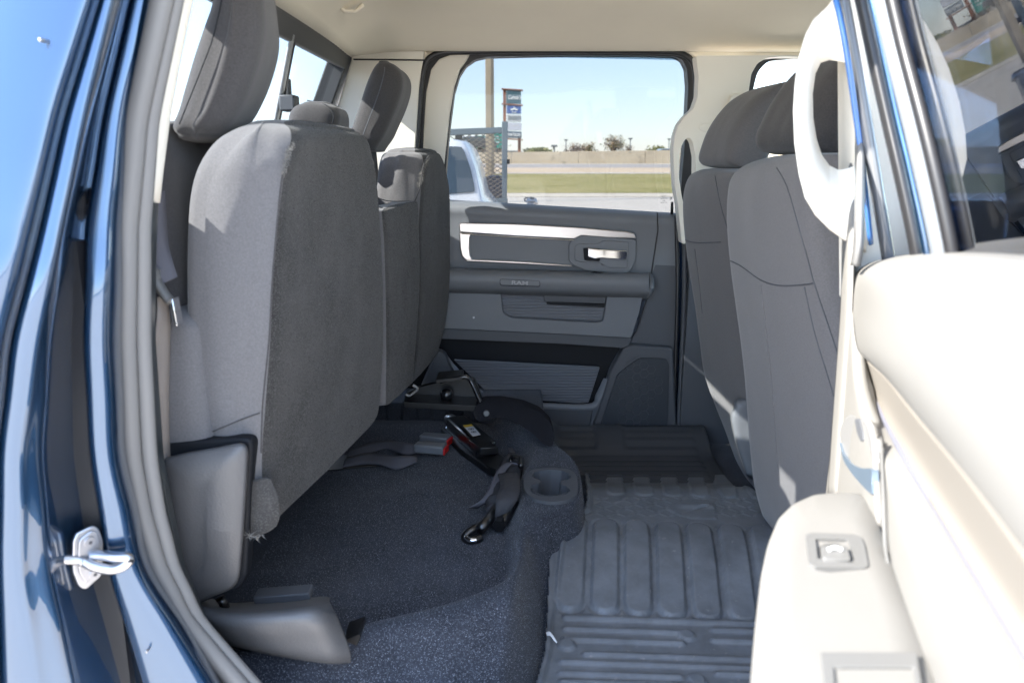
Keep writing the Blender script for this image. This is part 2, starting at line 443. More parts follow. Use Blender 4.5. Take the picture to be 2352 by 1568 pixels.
# rail above the openings
rows = [[P(u, v, Y) for u in (560, 700, 815, 980, 1150, 1350, 1560, 1720, 1860, 2100)] for v, Y in ((92, 2.47), (112, 2.46), (119, 2.455))]
# C pillar trim
wallquad("rear_pillar_trim", [(818, 60), (974, 60), (974, 120), (963, 200), (957, 300), (950, 420), (945, 640), (690, 640), (722, 420), (768, 270), (806, 140)], 2.42, .06, M['beige'])
MB().tube([P(812, 137, 2.418), P(900, 137.5, 2.418), P(978, 139, 2.418)], .0022, 8).build("headliner_seam", M['sealdk'], truck, smooth=180)
# seam where the headliner meets the wall, then the door weatherstrip loop
loopc = [(948, 640), (953, 400), (959, 300), (966, 200), (976, 150), (992, 130), (1020, 121), (1080, 119), (1200, 117), (1350, 117), (1480, 118), (1550, 121), (1578, 130), (1591, 145), (1598, 175), (1599, 230), (1596, 300), (1596, 480), (1588, 700), (1575, 900), (1560, 1030)]
pp = spline([P(u, v, 2.43) for u, v in loopc], 6)
MB().tube(pp, .0085, 12, up=(0, 1, 0)).build("door_seal", M['sealdk'], truck, smooth=180)
# header above the window (fills between headliner and door frame)
MB().prism([P(u, v, 2.44) for u, v in [(818, 30), (1960, 30), (1960, 128), (1850, 128), (1600, 135), (1580, 122), (1480, 116), (1080, 117), (990, 126), (960, 140), (818, 138)]], (0, .05, 0)).build("roof_rail_trim", M['headliner'], truck, bevel=.003)

# ---------------- far rear door (closed)
fd = bpy.data.objects.new("rear_door", None); COL.objects.link(fd); fd.location = (.1, 2.5, .8); adopt(fd, truck)
tag(fd, "closed far door with slate grey inner panel")
# window opening outline (glass side edge) and the frame around it
win = [(1018, 480), (1022, 420), (1032, 300), (1043, 215), (1055, 175), (1070, 152), (1092, 137), (1120, 131), (1300, 127), (1480, 128), (1550, 130), (1568, 138), (1578, 158), (1581, 200), (1577, 280), (1567, 400), (1558, 500)]
outer = [(948, 490), (956, 380), (962, 270), (972, 170), (990, 134), (1024, 122), (1120, 119), (1300, 118), (1480, 119), (1555, 124), (1582, 138), (1592, 160), (1595, 200), (1594, 300), (1592, 400), (1590, 500)]
o_, i_ = polar(rpoly(outer, 10), rpoly(win, 5), 120)
MB().ringprism([P(p.x, p.y, 2.475) for p in o_], [P(p.x, p.y, 2.475) for p in i_], (0, .05, 0)).build("window_frame", M['sealdk'], fd, bevel=.003)
# beige cover on the rear half of that frame
cov = [(975, 500), (969, 400), (973, 300), (979, 210), (990, 160), (1008, 136), (1035, 126), (1076, 121), (1078, 126), (1072, 138), (1056, 160), (1043, 200), (1033, 260), (1024, 340), (1014, 430), (1010, 500)]
plate("frame_cover", cov, 2.462, .02, M['beige'], fd, 4, .004)
# glass, with the dark shade band printed along its top
gl = MB().prism([P(u, v, 2.50) for u, v in [(1000, 500), (1010, 380), (1028, 200), (1060, 118), (1560, 112), (1600, 160), (1596, 320), (1590, 505)]], (0, .004, 0)).build("glass", M['privacy'], fd, smooth=0)
MB().prism([P(u, v, 2.497) for u, v in [(1060, 118), (1590, 118), (1592, 139), (1300, 133), (1115, 133), (1060, 141)]], (0, .001, 0)).build("shade_band", glass('shade_band_glass', (.55, .62, .66), .6), gl, smooth=0)
# etched maker's marking low in the glass
em = M['ink']
yy = 449
for i, (txt, wd) in enumerate((("SAFETY", 9), ("AS-2 M60", 12), ("43R", 5), ("DOT 27", 8))):
    p = P(1525, 451 + i * 5.0, 2.495)
    text_mesh(txt, .0055, em, "glass_marking", gl, Matrix.Translation(p) @ Matrix.Rotation(math.pi/2, 4, 'X'), .0001)
mk = MB(); p = P(1541, 456, 2.495)
mk.ringprism([p + vec(.0035*math.cos(a), 0, .0035*math.sin(a)) for a in [k*math.pi/8 for k in range(16)]], [p + vec(.002*math.cos(a), 0, .002*math.sin(a)) for a in [k*math.pi/8 for k in range(16)]], (0, .0003, 0)).build("glass_marking", em, gl)
# lock pin
MB().tube([P(1543, 492, 2.455), P(1543.5, 478, 2.455), P(1544, 464, 2.455)], lambda t: .0045 if t < .9 else .0035, 10).build("lock_pin", M['plastic_vdk'], fd, smooth=180)

# inner panel: shoulder loft
top = [960, 1035, 1150, 1280, 1400, 1500, 1558]
def tv(u): return 456 + (u - 1035) * .058
rows = [[P(u, tv(u) + 3, 2.50) for u in top], [P(u, tv(u) + 5, 2.47) for u in top], [P(u, tv(u) + 12, 2.435) for u in top],
        [P(u, tv(u) + 26, 2.42) for u in top], [P(u, tv(u) + 60, 2.425) for u in top], [P(u, 640 + (u-1035)*.04, 2.43) for u in top]]
MB().grid(sheetrows(rows, 6, 5)).build("upper_panel", M['plastic'], fd, smooth=180, solid=.006)
# gap line towards the front column
MB().tube([P(1510, 488, 2.419), P(1511, 530, 2.419), P(1500, 600, 2.417), P(1488, 680, 2.417), P(1462, 760, 2.42), P(1440, 792, 2.42)], .002, 8).build("panel_gap", M['sealdk'], fd, smooth=180)
# front column strip of the door
plate("front_column_panel", [(1500, 500), (1551, 502), (1556, 800), (1550, 1030), (1360, 1020), (1440, 800), (1470, 740), (1505, 600)], 2.428, .05, M['plastic_dk2'] if 'plastic_dk2' in M else M['plastic_dk'], fd, 6)
MB().tube(spline([P(1553, 495, 2.415), P(1556, 650, 2.415), P(1552, 820, 2.415), P(1547, 960, 2.41), P(1545, 1015, 2.40), P(1530, 1026, 2.40)], 6), .006, 10, up=(0, 1, 0)).build("edge_seal", M['sealdk'], fd, smooth=180)
MB().tube(spline([P(1571, 495, 2.43), P(1572, 650, 2.43), P(1566, 820, 2.43), P(1559, 960, 2.42), P(1555, 1026, 2.41)], 6), .0075, 10, up=(0, 1, 0)).build("edge_seal", M['seal_dk'] if 'seal_dk' in M else M['plastic_dk'], fd, smooth=180)

# silver trim loop around the insert
tri = plate("trim_insert", [(1070, 530), (1320, 545), (1320, 612), (1078, 600)], 2.416, .01, M['plastic'], fd, 6, .002)
st = MB()
st.prism([P(u, v, 2.405) for u, v in [(1054, 514), (1060, 512), (1190, 515), (1320, 522), (1440, 532), (1457, 536), (1462, 548), (1400, 546), (1335, 541), (1318, 549), (1190, 542), (1056, 533)]], (0, .02, 0))
st.prism([P(u, v, 2.405) for u, v in [(1055, 534), (1084, 536), (1079, 545), (1078, 570), (1080, 588), (1086, 597), (1070, 597), (1061, 588), (1057, 570)]], (0, .02, 0))
st.prism([P(u, v, 2.408) for u, v in [(1064, 593), (1086, 596), (1200, 601), (1312, 609), (1316, 613), (1200, 606), (1072, 600)]], (0, .02, 0))
st.build("silver_trim", M['silver'], fd, bevel=.004, bseg=3)
MB().tube([P(1060, 537, 2.403), P(1190, 545, 2.403), P(1318, 552, 2.403)], .0014, 8).build("trim_gap", M['chrome'], fd)
hb = plate("handle_bezel", [(1306, 560), (1316, 548), (1336, 540), (1440, 548), (1462, 550), (1460, 600), (1450, 620), (1435, 630), (1345, 622), (1318, 610), (1306, 600)], 2.404, .02, M['plastic'], fd, 6, .003)
ringplate("handle_surround", [(1320, 565), (1330, 560), (1375, 560), (1385, 552), (1445, 556), (1442, 615), (1400, 616), (1380, 604), (1335, 602), (1320, 598)], [(1340, 570), (1378, 571), (1378, 600), (1342, 598)], 2.399, .006, M['plastic'], hb, 5, 3, .002)
plate("handle_recess", [(1340, 569), (1380, 570), (1380, 600), (1341, 598)], 2.403, .004, M['plastic_vdk'], hb, 3, .001)
plate("lever_recess", [(1378, 560), (1438, 562), (1436, 612), (1380, 610)], 2.4025, .004, M['plastic_dk'], hb, 5, .001)
lv = MB()
lv.prism([P(u, v, 2.388) for u, v in rpoly([(1350, 570), (1380, 573), (1441, 576), (1439, 594), (1436, 597), (1380, 593), (1366, 595), (1350, 590)], 3)], (0, .012, 0))
lv.build("door_lever", M['chrome'], hb, bevel=.004, bseg=4)
# armrest: bulging loft
ax = [930, 1028, 1150, 1300, 1420, 1470, 1490]
def arow(off, Y, endin=0): return [P(u - (endin if u > 1480 else 0), 640 + (u - 1250) * .026 + off, Y) for u in ax]
rows = [arow(-17, 2.43), arow(-15, 2.40), arow(-12, 2.37), arow(-5, 2.352), arow(6, 2.346), arow(20, 2.350), arow(27, 2.358), arow(32, 2.375, 4), arow(35, 2.40, 8), arow(37, 2.43, 10)]
ar = MB().grid(sheetrows(rows, 4, 5))
ar.build("armrest", M['plastic'], fd, smooth=180, solid=-.004)
e = MB(); erow = [P(1491, 632, 2.43), P(1494, 640, 2.40), P(1495, 650, 2.37), P(1494, 664, 2.36), P(1488, 676, 2.38), P(1478, 682, 2.42)]
e.tube(spline(erow, 5), .010, 10).build("armrest_end", M['plastic'], fd, smooth=180)
MB().tube([P(u, v, 2.343) for u, v in rpoly([(1148, 641), (1240, 645), (1240, 658), (1149, 655)], 5)] + [P(1150, 642, 2.343)], .0012, 6).build("badge_rim", M['plastic_vdk'], fd, smooth=180)
bd = plate("badge", [(1148, 641), (1240, 645), (1240, 658), (1149, 655)], 2.341, .02, M['plastic'], fd, 5, .002)
p = P(1194, 650, 2.3395)
text_mesh("RAM", .0155, mat('badge_letter', (.36, .37, .39), .4), "badge_lettering", bd, Matrix.Translation(p) @ Matrix.Rotation(R(3), 4, 'Y') @ Matrix.Rotation(math.pi/2, 4, 'X') @ Matrix.Scale(1.6, 4, (1, 0, 0)), .0008, True)
MB().tube([P(1353, 628, 2.385), P(1365, 625, 2.38), P(1385, 628, 2.38), P(1400, 632, 2.385)], .004, 8, flat=.5).build("armrest_clip", M['plastic_vdk'], fd, smooth=180)
for (u, v) in ((1060, 631), (1088, 729)):
    p = P(u, v, 2.35 if v < 700 else 2.398); MB().tube([p, p + vec(0, -.0012, 0)], .0035, 12).build("white_fleck", M['white'], fd)
# lower body with the map pocket cut out
ringplate("lower_panel", [(940, 655), (1030, 655), (1478, 676), (1468, 720), (1450, 776), (1300, 768), (1030, 755), (940, 752)], [(1150, 664), (1395, 676), (1385, 738), (1370, 741), (1175, 730), (1156, 720)], 2.400, .03, M['plastic'], fd, 5, 7, .004)
plate("map_pocket", [(1140, 655), (1400, 665), (1400, 745), (1140, 740)], 2.424, .01, M['ribbed'], fd, 3, .001)
plate("pocket_bin", [(1246, 662), (1394, 670), (1390, 698), (1250, 693)], 2.410, .012, M['plastic_dk'], fd, 3, .002)
plate("pocket_lip", [(1255, 693), (1391, 699), (1390, 706), (1256, 699)], 2.411, .012, M['plastic_vdk'], fd, 2, .001)
plate("under_shelf", [(940, 752), (1030, 755), (1300, 768), (1452, 776), (1440, 800), (1300, 790), (940, 775)], 2.409, .03, M['plastic_dk'], fd, 3, .002)
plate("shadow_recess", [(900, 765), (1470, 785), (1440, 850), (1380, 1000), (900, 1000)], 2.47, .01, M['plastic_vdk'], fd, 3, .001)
plate("pocket_ribbed_panel", [(1042, 826), (1378, 843), (1352, 924), (1330, 926), (1165, 915), (1112, 894)], 2.442, .01, M['ribbed_dk'], fd, 3, .001)
MB().grid(sheetrows([[P(*q) for q in r_] for r_ in (
    ((1010, 800, 2.44), (1024, 812, 2.425), (1052, 846, 2.42), (1098, 890, 2.42), (1150, 915, 2.42), (1250, 924, 2.42), (1352, 926, 2.42), (1368, 905, 2.425), (1386, 868, 2.43)),
    ((1004, 806, 2.41), (1016, 818, 2.405), (1044, 856, 2.402), (1092, 902, 2.40), (1150, 925, 2.40), (1250, 933, 2.40), (1356, 937, 2.40), (1378, 915, 2.405), (1398, 870, 2.41)),
    ((990, 830, 2.41), (1000, 850, 2.405), (1030, 890, 2.40), (1080, 940, 2.41), (1140, 960, 2.415), (1250, 962, 2.415), (1352, 962, 2.415), (1385, 930, 2.41), (1404, 875, 2.41)),
    ((960, 900, 2.43), (985, 940, 2.43), (1020, 990, 2.43), (1080, 1030, 2.43), (1140, 1035, 2.43), (1250, 1035, 2.43), (1340, 1035, 2.43), (1372, 1000, 2.425), (1400, 900, 2.42)))], 4, 5)).build("pocket_surround", M['plastic'], fd, smooth=180, solid=.004)
plate("lower_kick_panel", [(1190, 935), (1362, 941), (1345, 1030), (1180, 1030)], 2.402, .02, M['plastic_dk'], fd, 3, .003)
# speaker
spk = plate("speaker_pod", [(1432, 800), (1452, 792), (1546, 800), (1556, 1022), (1540, 1030), (1355, 1024), (1362, 980), (1404, 850)], 2.396, .05, M['plastic_dk'], fd, 8, .006)
gr = MB()
gpoly = [(1447, 838), (1470, 822), (1530, 824), (1537, 835), (1532, 1000), (1520, 1022), (1370, 1020), (1378, 980), (1418, 860)]
gr.prism([P(u, v, 2.389) for u, v in rpoly(gpoly, 8)], (0, .01, 0))
cx, cy = 1463, 905
for a in range(-7, 8):
    for b in range(-9, 10):
        u0 = cx + a * 16.5; v0 = cy + b * 19 + (9.5 if a % 2 else 0)
        if ((u0 - cx + (v0-cy)*.12) / 50) ** 2 + ((v0 - cy) / 78) ** 2 < 1:
            ho = [P(u0 + 10.6*math.cos(k*math.pi/3), v0 + 10.6*math.sin(k*math.pi/3), 2.3885) for k in range(6)]
            hi = [P(u0 + 9.6*math.cos(k*math.pi/3), v0 + 9.6*math.sin(k*math.pi/3), 2.3885) for k in range(6)]
            gr.ringprism(ho, hi, (0, .0015, 0), 1)
def grillemat():
    m = mat('speaker_grille', (.045, .05, .06), .5, spec=.4); t = m.node_tree; b = t.nodes["Principled BSDF"]
    tc = t.nodes.new('ShaderNodeTexCoord'); vo = t.nodes.new('ShaderNodeTexVoronoi'); vo.inputs['Scale'].default_value = 330; vo.inputs['Randomness'].default_value = 0
    t.links.new(tc.outputs['Object'], vo.inputs['Vector']); r = t.nodes.new('ShaderNodeValToRGB')
    r.color_ramp.elements[0].color = (.004, .005, .006, 1); r.color_ramp.elements[1].color = (.04, .046, .056, 1); r.color_ramp.elements[0].position = .3; r.color_ramp.elements[1].position = .45
    t.links.new(vo.outputs['Distance'], r.inputs[0]); t.links.new(r.outputs[0], b.inputs['Base Color']); return m
gr.build("speaker_grille", [grillemat(), M['plastic_dk']], spk, bevel=.001)
# painted outer skin of the far door
rows = [[vec(x, 2.56 + .04 * math.sin((z - .6) * 2), z) for x in (-.62, -.2, .2, .62)] for z in (.62, .9, 1.2, 1.46)]
MB().grid(sheetrows(rows, 3, 3)).build("outer_skin", M['paint'], fd, smooth=180, solid=-.008)

# ---------------- far B pillar with its grab handle, front window beyond
bp = MB()
ptl = [(1597, 120), (1860, 120), (1830, 131), (1790, 129), (1760, 132), (1738, 145), (1724, 170), (1719, 210), (1712, 320), (1700, 520), (1640, 520), (1600, 440), (1590, 420), (1594, 380), (1586, 325), (1580, 318), (1570, 328), (1562, 350), (1562, 400), (1568, 435), (1572, 470), (1566, 500), (1556, 470), (1549, 420), (1546, 340), (1550, 310), (1558, 285), (1572, 268), (1590, 252), (1600, 220), (1602, 170), (1597, 138)]
bp.prism([P(u, v, 2.34) for u, v in rpoly([(1598, 128), (1900, 126), (1900, 131), (1790, 130), (1762, 133), (1740, 146), (1726, 170), (1720, 210), (1714, 320), (1704, 560), (1585, 560), (1590, 480), (1596, 430), (1597, 360), (1590, 325), (1582, 316), (1572, 322), (1564, 340), (1560, 370), (1560, 410), (1566, 450), (1574, 485), (1576, 560), (1566, 560), (1557, 470), (1550, 430), (1547, 380), (1546, 340), (1550, 310), (1558, 287), (1572, 268), (1592, 250), (1602, 222), (1604, 175)], 6, 5)], (0, .05, 0))
fb = bp.build("pillar_trim", M['beige'], truck, bevel=.008, bseg=4)
ringplate("belt_guide", [(1671, 240), (1680, 216), (1712, 214), (1728, 240), (1724, 340), (1668, 340)], [(1677, 244), (1684, 224), (1706, 222), (1716, 244), (1714, 333), (1676, 333)], 2.332, .012, M['beige'], fb, 8, 8, .004)
plate("belt_slot", [(1679, 262), (1690, 247), (1712, 247), (1716, 262), (1712, 340), (1680, 340)], 2.336, .01, M['beige'], fb, 7, .003)
MB().tube([P(1607+17*(1+math.cos(a)), 293+10*math.sin(a), 2.3385) for a in [k*math.pi/12 for k in range(25)]], .0012, 6, caps=False).build("screw_cover", M['beige'], fb, smooth=180)
plate("lower_pillar_trim", [(1566, 470), (1760, 470), (1760, 1040), (1560, 1036), (1566, 900), (1580, 700), (1590, 520)], 2.40, .06, M['plastic_dk'], truck, 4, .006)
# front far window: untinted, its frame, and the far front door
ff = bpy.data.objects.new("front_door", None); COL.objects.link(ff); ff.location = (1.1, 2.5, .8); adopt(ff, truck)
tag(ff, "closed far front door seen past the seats")
fo, fi = polar(rpoly([(1700, 620), (1712, 330), (1716, 200), (1728, 150), (1760, 124), (1830, 118), (2100, 118), (2560, 200), (2560, 620)], 20), rpoly([(1712, 470), (1727, 330), (1731, 205), (1741, 165), (1765, 140), (1830, 134), (2080, 134), (2440, 300), (2440, 490)], 14), 90)
MB().ringprism([P(p.x, p.y, 2.46) for p in fo], [P(p.x, p.y, 2.46) for p in fi], (0, .04, 0)).build("window_frame", M['sealdk'], ff, bevel=.003)
MB().prism([P(1700, 500, 2.49), P(1710, 120, 2.49), P(2500, 120, 2.49), P(2500, 500, 2.49)], (0, .004, 0)).build("glass", glass('clear_glass', (.93, .95, .94)), ff, smooth=0)
plate("inner_panel", [(1705, 480), (2450, 500), (2450, 1080), (1705, 1040)], 2.43, .06, M['plastic'], ff, 4, .006)
rows = [[vec(x, 2.56 + .04 * math.sin((z - .6) * 2), z) for x in (.64, 1.0, 1.4, 1.75)] for z in (.62, .9, 1.2, 1.46)]
MB().grid(sheetrows(rows, 3, 3)).build("outer_skin", M['paint'], ff, smooth=180, solid=-.008)

# ---------------- seats
def seat_block(name, levels, mat_all, parent, backing=None, r=.03, side=2, cap_t=.03, cap_b=.02, n=5, m=14, puff=0, dense=5, caps=(True, True), wr=.0022):
    """levels: list of 4 corner points (A near-left, B near-right, C far-right, D far-left), top to bottom"""
    rings = [rquad(*lv[:4], r=(lv[4] if len(lv) > 4 else r), n=n, m=m, puff=puff) for lv in levels]
    rings = smoothrings(rings, dense)
    up = (sum(rings[0], Vector()) - sum(rings[2], Vector())).normalized()
    dn = (sum(rings[-1], Vector()) - sum(rings[-3], Vector())).normalized()
    allr = (domecap(rings[0], up, cap_t)[::-1] if caps[0] else []) + rings + (domecap(rings[-1], dn, cap_b) if caps[1] else [])
    N = len(rings[0]); blk = n + 1 + m
    for rg in allr:
        c = sum(rg, Vector()) / N
        for j, p in enumerate(rg):
            q = noise.noise(vec(p.x*9, p.y*11, p.z*5)) + .5*noise.noise(vec(p.x*24, p.y*26, p.z*9)) + .25*noise.noise(vec(p.x*50, p.y*50, p.z*30))
            d = p - c; d.z *= .3
            if d.length > 1e-4: rg[j] = p + d.normalized() * q * wr * (1.6 if backing and (side-1)*blk <= j < side*blk + 3 else 1)
    mb1, mb2 = MB(), MB()
    v = [p for q in allr for p in q]; f1, f2 = [], []
    lo, hi = side * blk - m - 1 - 1, side * blk + 2
    for i in range(len(allr) - 1):
        for j in range(N):
            k = (j+1) % N; q = (i*N+j, i*N+k, (i+1)*N+k, (i+1)*N+j)
            (f2 if (backing and (side-1)*blk + n - 2 <= j < side*blk + 3 - 0) else f1).append(q)
    f1.append(tuple(range(N))); f1.append(tuple(len(v) - N + k for k in range(N)))
    o = mb1.add(v, f1).build(name, mat_all, parent, smooth=180, recalc=False)
    fixn(o)
    o2 = None
    if backing:
        o2 = mb2.add(v, f2).build("carpet_backing", backing, o, smooth=180, recalc=False); fixn(o2)
        cc_ = sum((p.normal.x*p.area for p in o2.data.polygons), 0)
        if cc_ < 0: o2.data.flip_normals()
        pile('backing_nap', o2, 26000, .0024, .00035, [M['nap'], M['nap_dk'], M['backing']], o)
    return o, o2, allr
def fixn(o):
    import bmesh
    b = bmesh.new(); b.from_mesh(o.data)
    loose = [x for x in b.verts if not x.link_faces]; bmesh.ops.delete(b, geom=loose, context='VERTS')
    bmesh.ops.recalc_face_normals(b, faces=b.faces); b.to_mesh(o.data); b.free()
def pile(name, o, n, L, wd, mats, parent, seed=1, keep=None):
    """short fibres standing on a mesh surface, spread by area"""
    rnd = random.Random(seed); me = o.data; polys = [p for p in me.polygons if keep is None or keep(p.center)]
    tot = sum(p.area for p in polys); mb = MB(); V = me.vertices
    for p in polys:
        k = p.area / tot * n; k = int(k) + (rnd.random() < k - int(k)); nn_ = p.normal
        a, b, c = V[p.vertices[0]].co, V[p.vertices[1]].co, V[p.vertices[-1]].co
        for _ in range(k):
            q = a + (b - a)*rnd.random() + (c - a)*rnd.random()
            t = Vector((rnd.gauss(0, 1), rnd.gauss(0, 1), rnd.gauss(0, 1))); t = (t - nn_*t.dot(nn_)).normalized()
            d = (t + nn_*rnd.uniform(.15, .9)).normalized() * L * rnd.uniform(.5, 1.2); s_ = t.cross(nn_) * wd
            i = len(mb.v); mb.v += [q - s_, q + s_, q + d]; mb.f.append((i, i+1, i+2)); mb.m.append(rnd.randrange(len(mats)))
    r = mb.build(name, mats, parent, smooth=0, recalc=False); r['kind'] = 'stuff'; return r
def fringe(name, path, mat_, parent, per=90, L=.008, rad=.004, seed=1):
    rnd = random.Random(seed); mb = MB(); pts = spline(path, 10)
    for i in range(len(pts) - 1):
        seg = (pts[i+1] - pts[i]).length
        for k in range(int(per * seg * 40) + 1):
            c = pts[i].lerp(pts[i+1], rnd.random()) + vec(rnd.uniform(-1, 1), rnd.uniform(-1, 1), rnd.uniform(-1, 1)) * rad
            d = vec(rnd.uniform(-1, 1), rnd.uniform(-1.2, .4), rnd.uniform(-.8, 1)).normalized() * L * rnd.uniform(.4, 1)
            s = d.orthogonal().normalized() * .0006
            mb.add([c - s, c + s, c + d], [(0, 1, 2)])
    o = mb.build(name, mat_, parent, smooth=0, recalc=False); o['kind'] = 'stuff'; return o

rs = bpy.data.objects.new("rear_seat", None); COL.objects.link(rs); rs.location = (-.4, 1.7, ZF); adopt(rs, truck)
tag(rs, "folding rear bench with both cushions flipped up")
# backrest
def lvz(z, xa, xb, y0, y1, r=.04): return (vec(xa, y0, z), vec(xb, y0, z), vec(xb, y1, z), vec(xa, y1, z), r)
seat_block("backrest", [lvz(1.685, -.565, -.475, 1.10, 1.60), lvz(1.62, -.60, -.465, 1.085, 1.62), lvz(1.45, -.64, -.46, 1.08, 1.62), lvz(1.2, -.68, -.455, 1.08, 1.62), lvz(1.0, -.70, -.45, 1.08, 1.62)], M['fabric_dark'], rs, cap_t=.02)
seat_block("backrest", [lvz(1.665, -.565, -.475, 1.65, 2.30), lvz(1.62, -.60, -.465, 1.64, 2.32), lvz(1.45, -.64, -.46, 1.63, 2.33), lvz(1.2, -.68, -.44, 1.63, 2.33), lvz(1.0, -.70, -.42, 1.63, 2.33)], M['fabric_dark'], rs, cap_t=.02)
# near flipped cushion
YN, YF1 = 1.07, 1.56
def lvl(vn, uL, uR, uC, zf=None, yn=YN, yf=YF1, r=.03, ynr=None, thick=None):
    z = ZV(vn, yn); zc = z if zf is None else zf
    A = vec(XU(uL, z, yn), yn, z); B = vec(XU(uR, z, ynr or yn), ynr or yn, z); C = vec(XU(uC, zc, yf), yf, zc)
    D = C + (A - B); D.z = zc; D.x = C.x - (B.x - A.x if thick is None else thick); D.y = yf
    return (A, B, C, D, r)
lv = [lvl(283, 560, 650, 826, yn=1.13, yf=1.52, r=.035), lvl(296, 520, 668, 846, yn=1.10, yf=1.54, r=.04), lvl(322, 474, 672, 858, yn=1.08, r=.045), lvl(370, 440, 660, 866, r=.04),
      lvl(430, 424, 650, 872), lvl(520, 414, 639, 878), lvl(650, 412, 628, 884), lvl(780, 415, 621, 888), lvl(880, 420, 613, 890), lvl(950, 428, 607, 890), lvl(1000, 442, 603, 889),
      lvl(1050, 480, 601, 886, r=.03), lvl(1110, 520, 600, 882, r=.028), lvl(1170, 545, 602, 876, zf=H-.505, r=.025), lvl(1215, 560, 604, 868, zf=H-.52, r=.02)]
nc, nb, _ = seat_block("seat_cushion", lv, M['fabric'], rs, M['backing'], side=2, cap_t=.012, cap_b=.012, puff=[.006, .002, .006, .006])
tag(nc, "near seat cushion flipped up, sunlit along its top")
fringe("seam_fringe", [P(u, v, Y) for u, v, Y in ((692, 302, 1.17), (672, 330, 1.10), (660, 362, 1.075), (652, 400, 1.065))], M['fringe'], nc, per=110, L=.006, rad=.003)
# sagging cloth at the foot of the near cushion and the stitched seam lines on its side
seam(nc, [(668, 330), (655, 375), (645, 430), (636, 520), (625, 650), (618, 780), (608, 880), (602, 950), (600, 1040)], nc, .0012, M['fabric_dark'], "stitched_seam")
seam(nc, [(446, 1006), (490, 990), (550, 965), (597, 948)], nc, .0010, M['fabric_dark'], "stitched_seam")
seam(nc, [(470, 350), (438, 410), (424, 520), (419, 650), (422, 780), (430, 900), (440, 990)], nc, .0012, M['fabric_dark'], "stitched_seam")
rows = [[P(u, v, Y) for u, v, Y in r_] for r_ in (
    ((566, 1102, 1.068), (588, 1100, 1.066), (606, 1096, 1.066), (620, 1100, 1.071)),
    ((564, 1150, 1.068), (590, 1144, 1.064), (616, 1138, 1.064), (636, 1142, 1.072)),
    ((563, 1195, 1.068), (592, 1188, 1.063), (622, 1180, 1.064), (640, 1178, 1.072)),
    ((566, 1228, 1.068), (586, 1230, 1.065), (612, 1220, 1.066), (634, 1204, 1.072)))]
MB().grid(sheetrows(rows, 5, 5)).build("loose_cloth_flap", M['backing'], nc, smooth=180, solid=.003, disp=(.004, .03))
fringe("loose_threads", [P(566, 1226, 1.05), P(590, 1236, 1.045), P(600, 1228, 1.05)], M['fringe'], nc, per=25, L=.012, rad=.002, seed=4)
# centre section
lv = [lvl(484, 820, 880, 955, yn=1.60, yf=1.94, r=.015), lvl(494, 815, 879, 962, yn=1.585, yf=1.97, r=.02), lvl(560, 815, 885, 966, yn=1.58, yf=1.975), lvl(700, 815, 889, 968, yn=1.575, yf=1.975),
      lvl(830, 815, 890, 962, yn=1.575, yf=1.975), lvl(930, 815, 889, 952, yn=1.575, yf=1.975, zf=H-.56)]
mc, _, _ = seat_block("seat_cushion", lv, M['fabric'], rs, M['backing'], cap_t=.008, cap_b=.01)
tag(mc, "low centre cushion with worn top edge")
fringe("seam_fringe", [P(u, v, Y) for u, v, Y in ((874, 492, 1.6), (900, 488, 1.7), (930, 483, 1.83), (948, 480, 1.93))], M['fringe'], mc, per=70, L=.007, rad=.003, seed=2)
MB().tube(spline([P(865, 474, 1.66), P(890, 478, 1.72), P(925, 470, 1.85)], 5), .0012, 6).tube(spline([P(868, 455, 1.75), P(895, 462, 1.82), P(945, 462, 1.95)], 5), .0012, 6).build("stitched_seam", M['fabric_dark'], mc, smooth=180)
# fabric step between centre and far cushions
lv = [lvl(466, 852, 950, 1000, yn=1.80, yf=2.25, r=.03), lvl(500, 850, 952, 1000, yn=1.80, yf=2.25), lvl(600, 850, 952, 1000, yn=1.8, yf=2.25)]
# far cushion
lv = [lvl(349, 885, 955, 1006, yn=2.02, yf=2.33, r=.03), lvl(357, 872, 972, 1015, yn=2.0, yf=2.35, r=.04), lvl(380, 864, 977, 1024, yn=1.985, yf=2.36, r=.045), lvl(410, 860, 973, 1030, yn=1.98, yf=2.36, r=.04),
      lvl(450, 857, 968, 1035, yn=1.98, yf=2.36), lvl(520, 857, 964, 1037, yn=1.98, yf=2.36), lvl(640, 860, 962, 1038, yn=1.98, yf=2.36), lvl(740, 862, 960, 1034, yn=1.98, yf=2.36), lvl(820, 868, 955, 1024, yn=1.98, yf=2.36), lvl(880, 880, 945, 1010, yn=1.98, yf=2.36, zf=H-.575)]
fc, _, _ = seat_block("seat_cushion", lv, M['fabric'], rs, M['backing'], cap_t=.012, cap_b=.012, puff=[.006, .002, .004, .004])
tag(fc, "far seat cushion flipped up against the far door")
fringe("seam_fringe", [P(u, v, Y) for u, v, Y in ((983, 366, 2.03), (972, 385, 1.985), (967, 408, 1.975), (963, 430, 1.975))], M['fringe'], fc, per=90, L=.010, rad=.004, seed=3)
MB().tube(spline([P(985, 358, 2.04), P(974, 375, 1.97), P(968, 410, 1.965), P(962, 440, 1.965), P(950, 468, 1.965)], 8), .0014, 6).build("stitched_seam", M['fabric_dark'], fc, smooth=180)

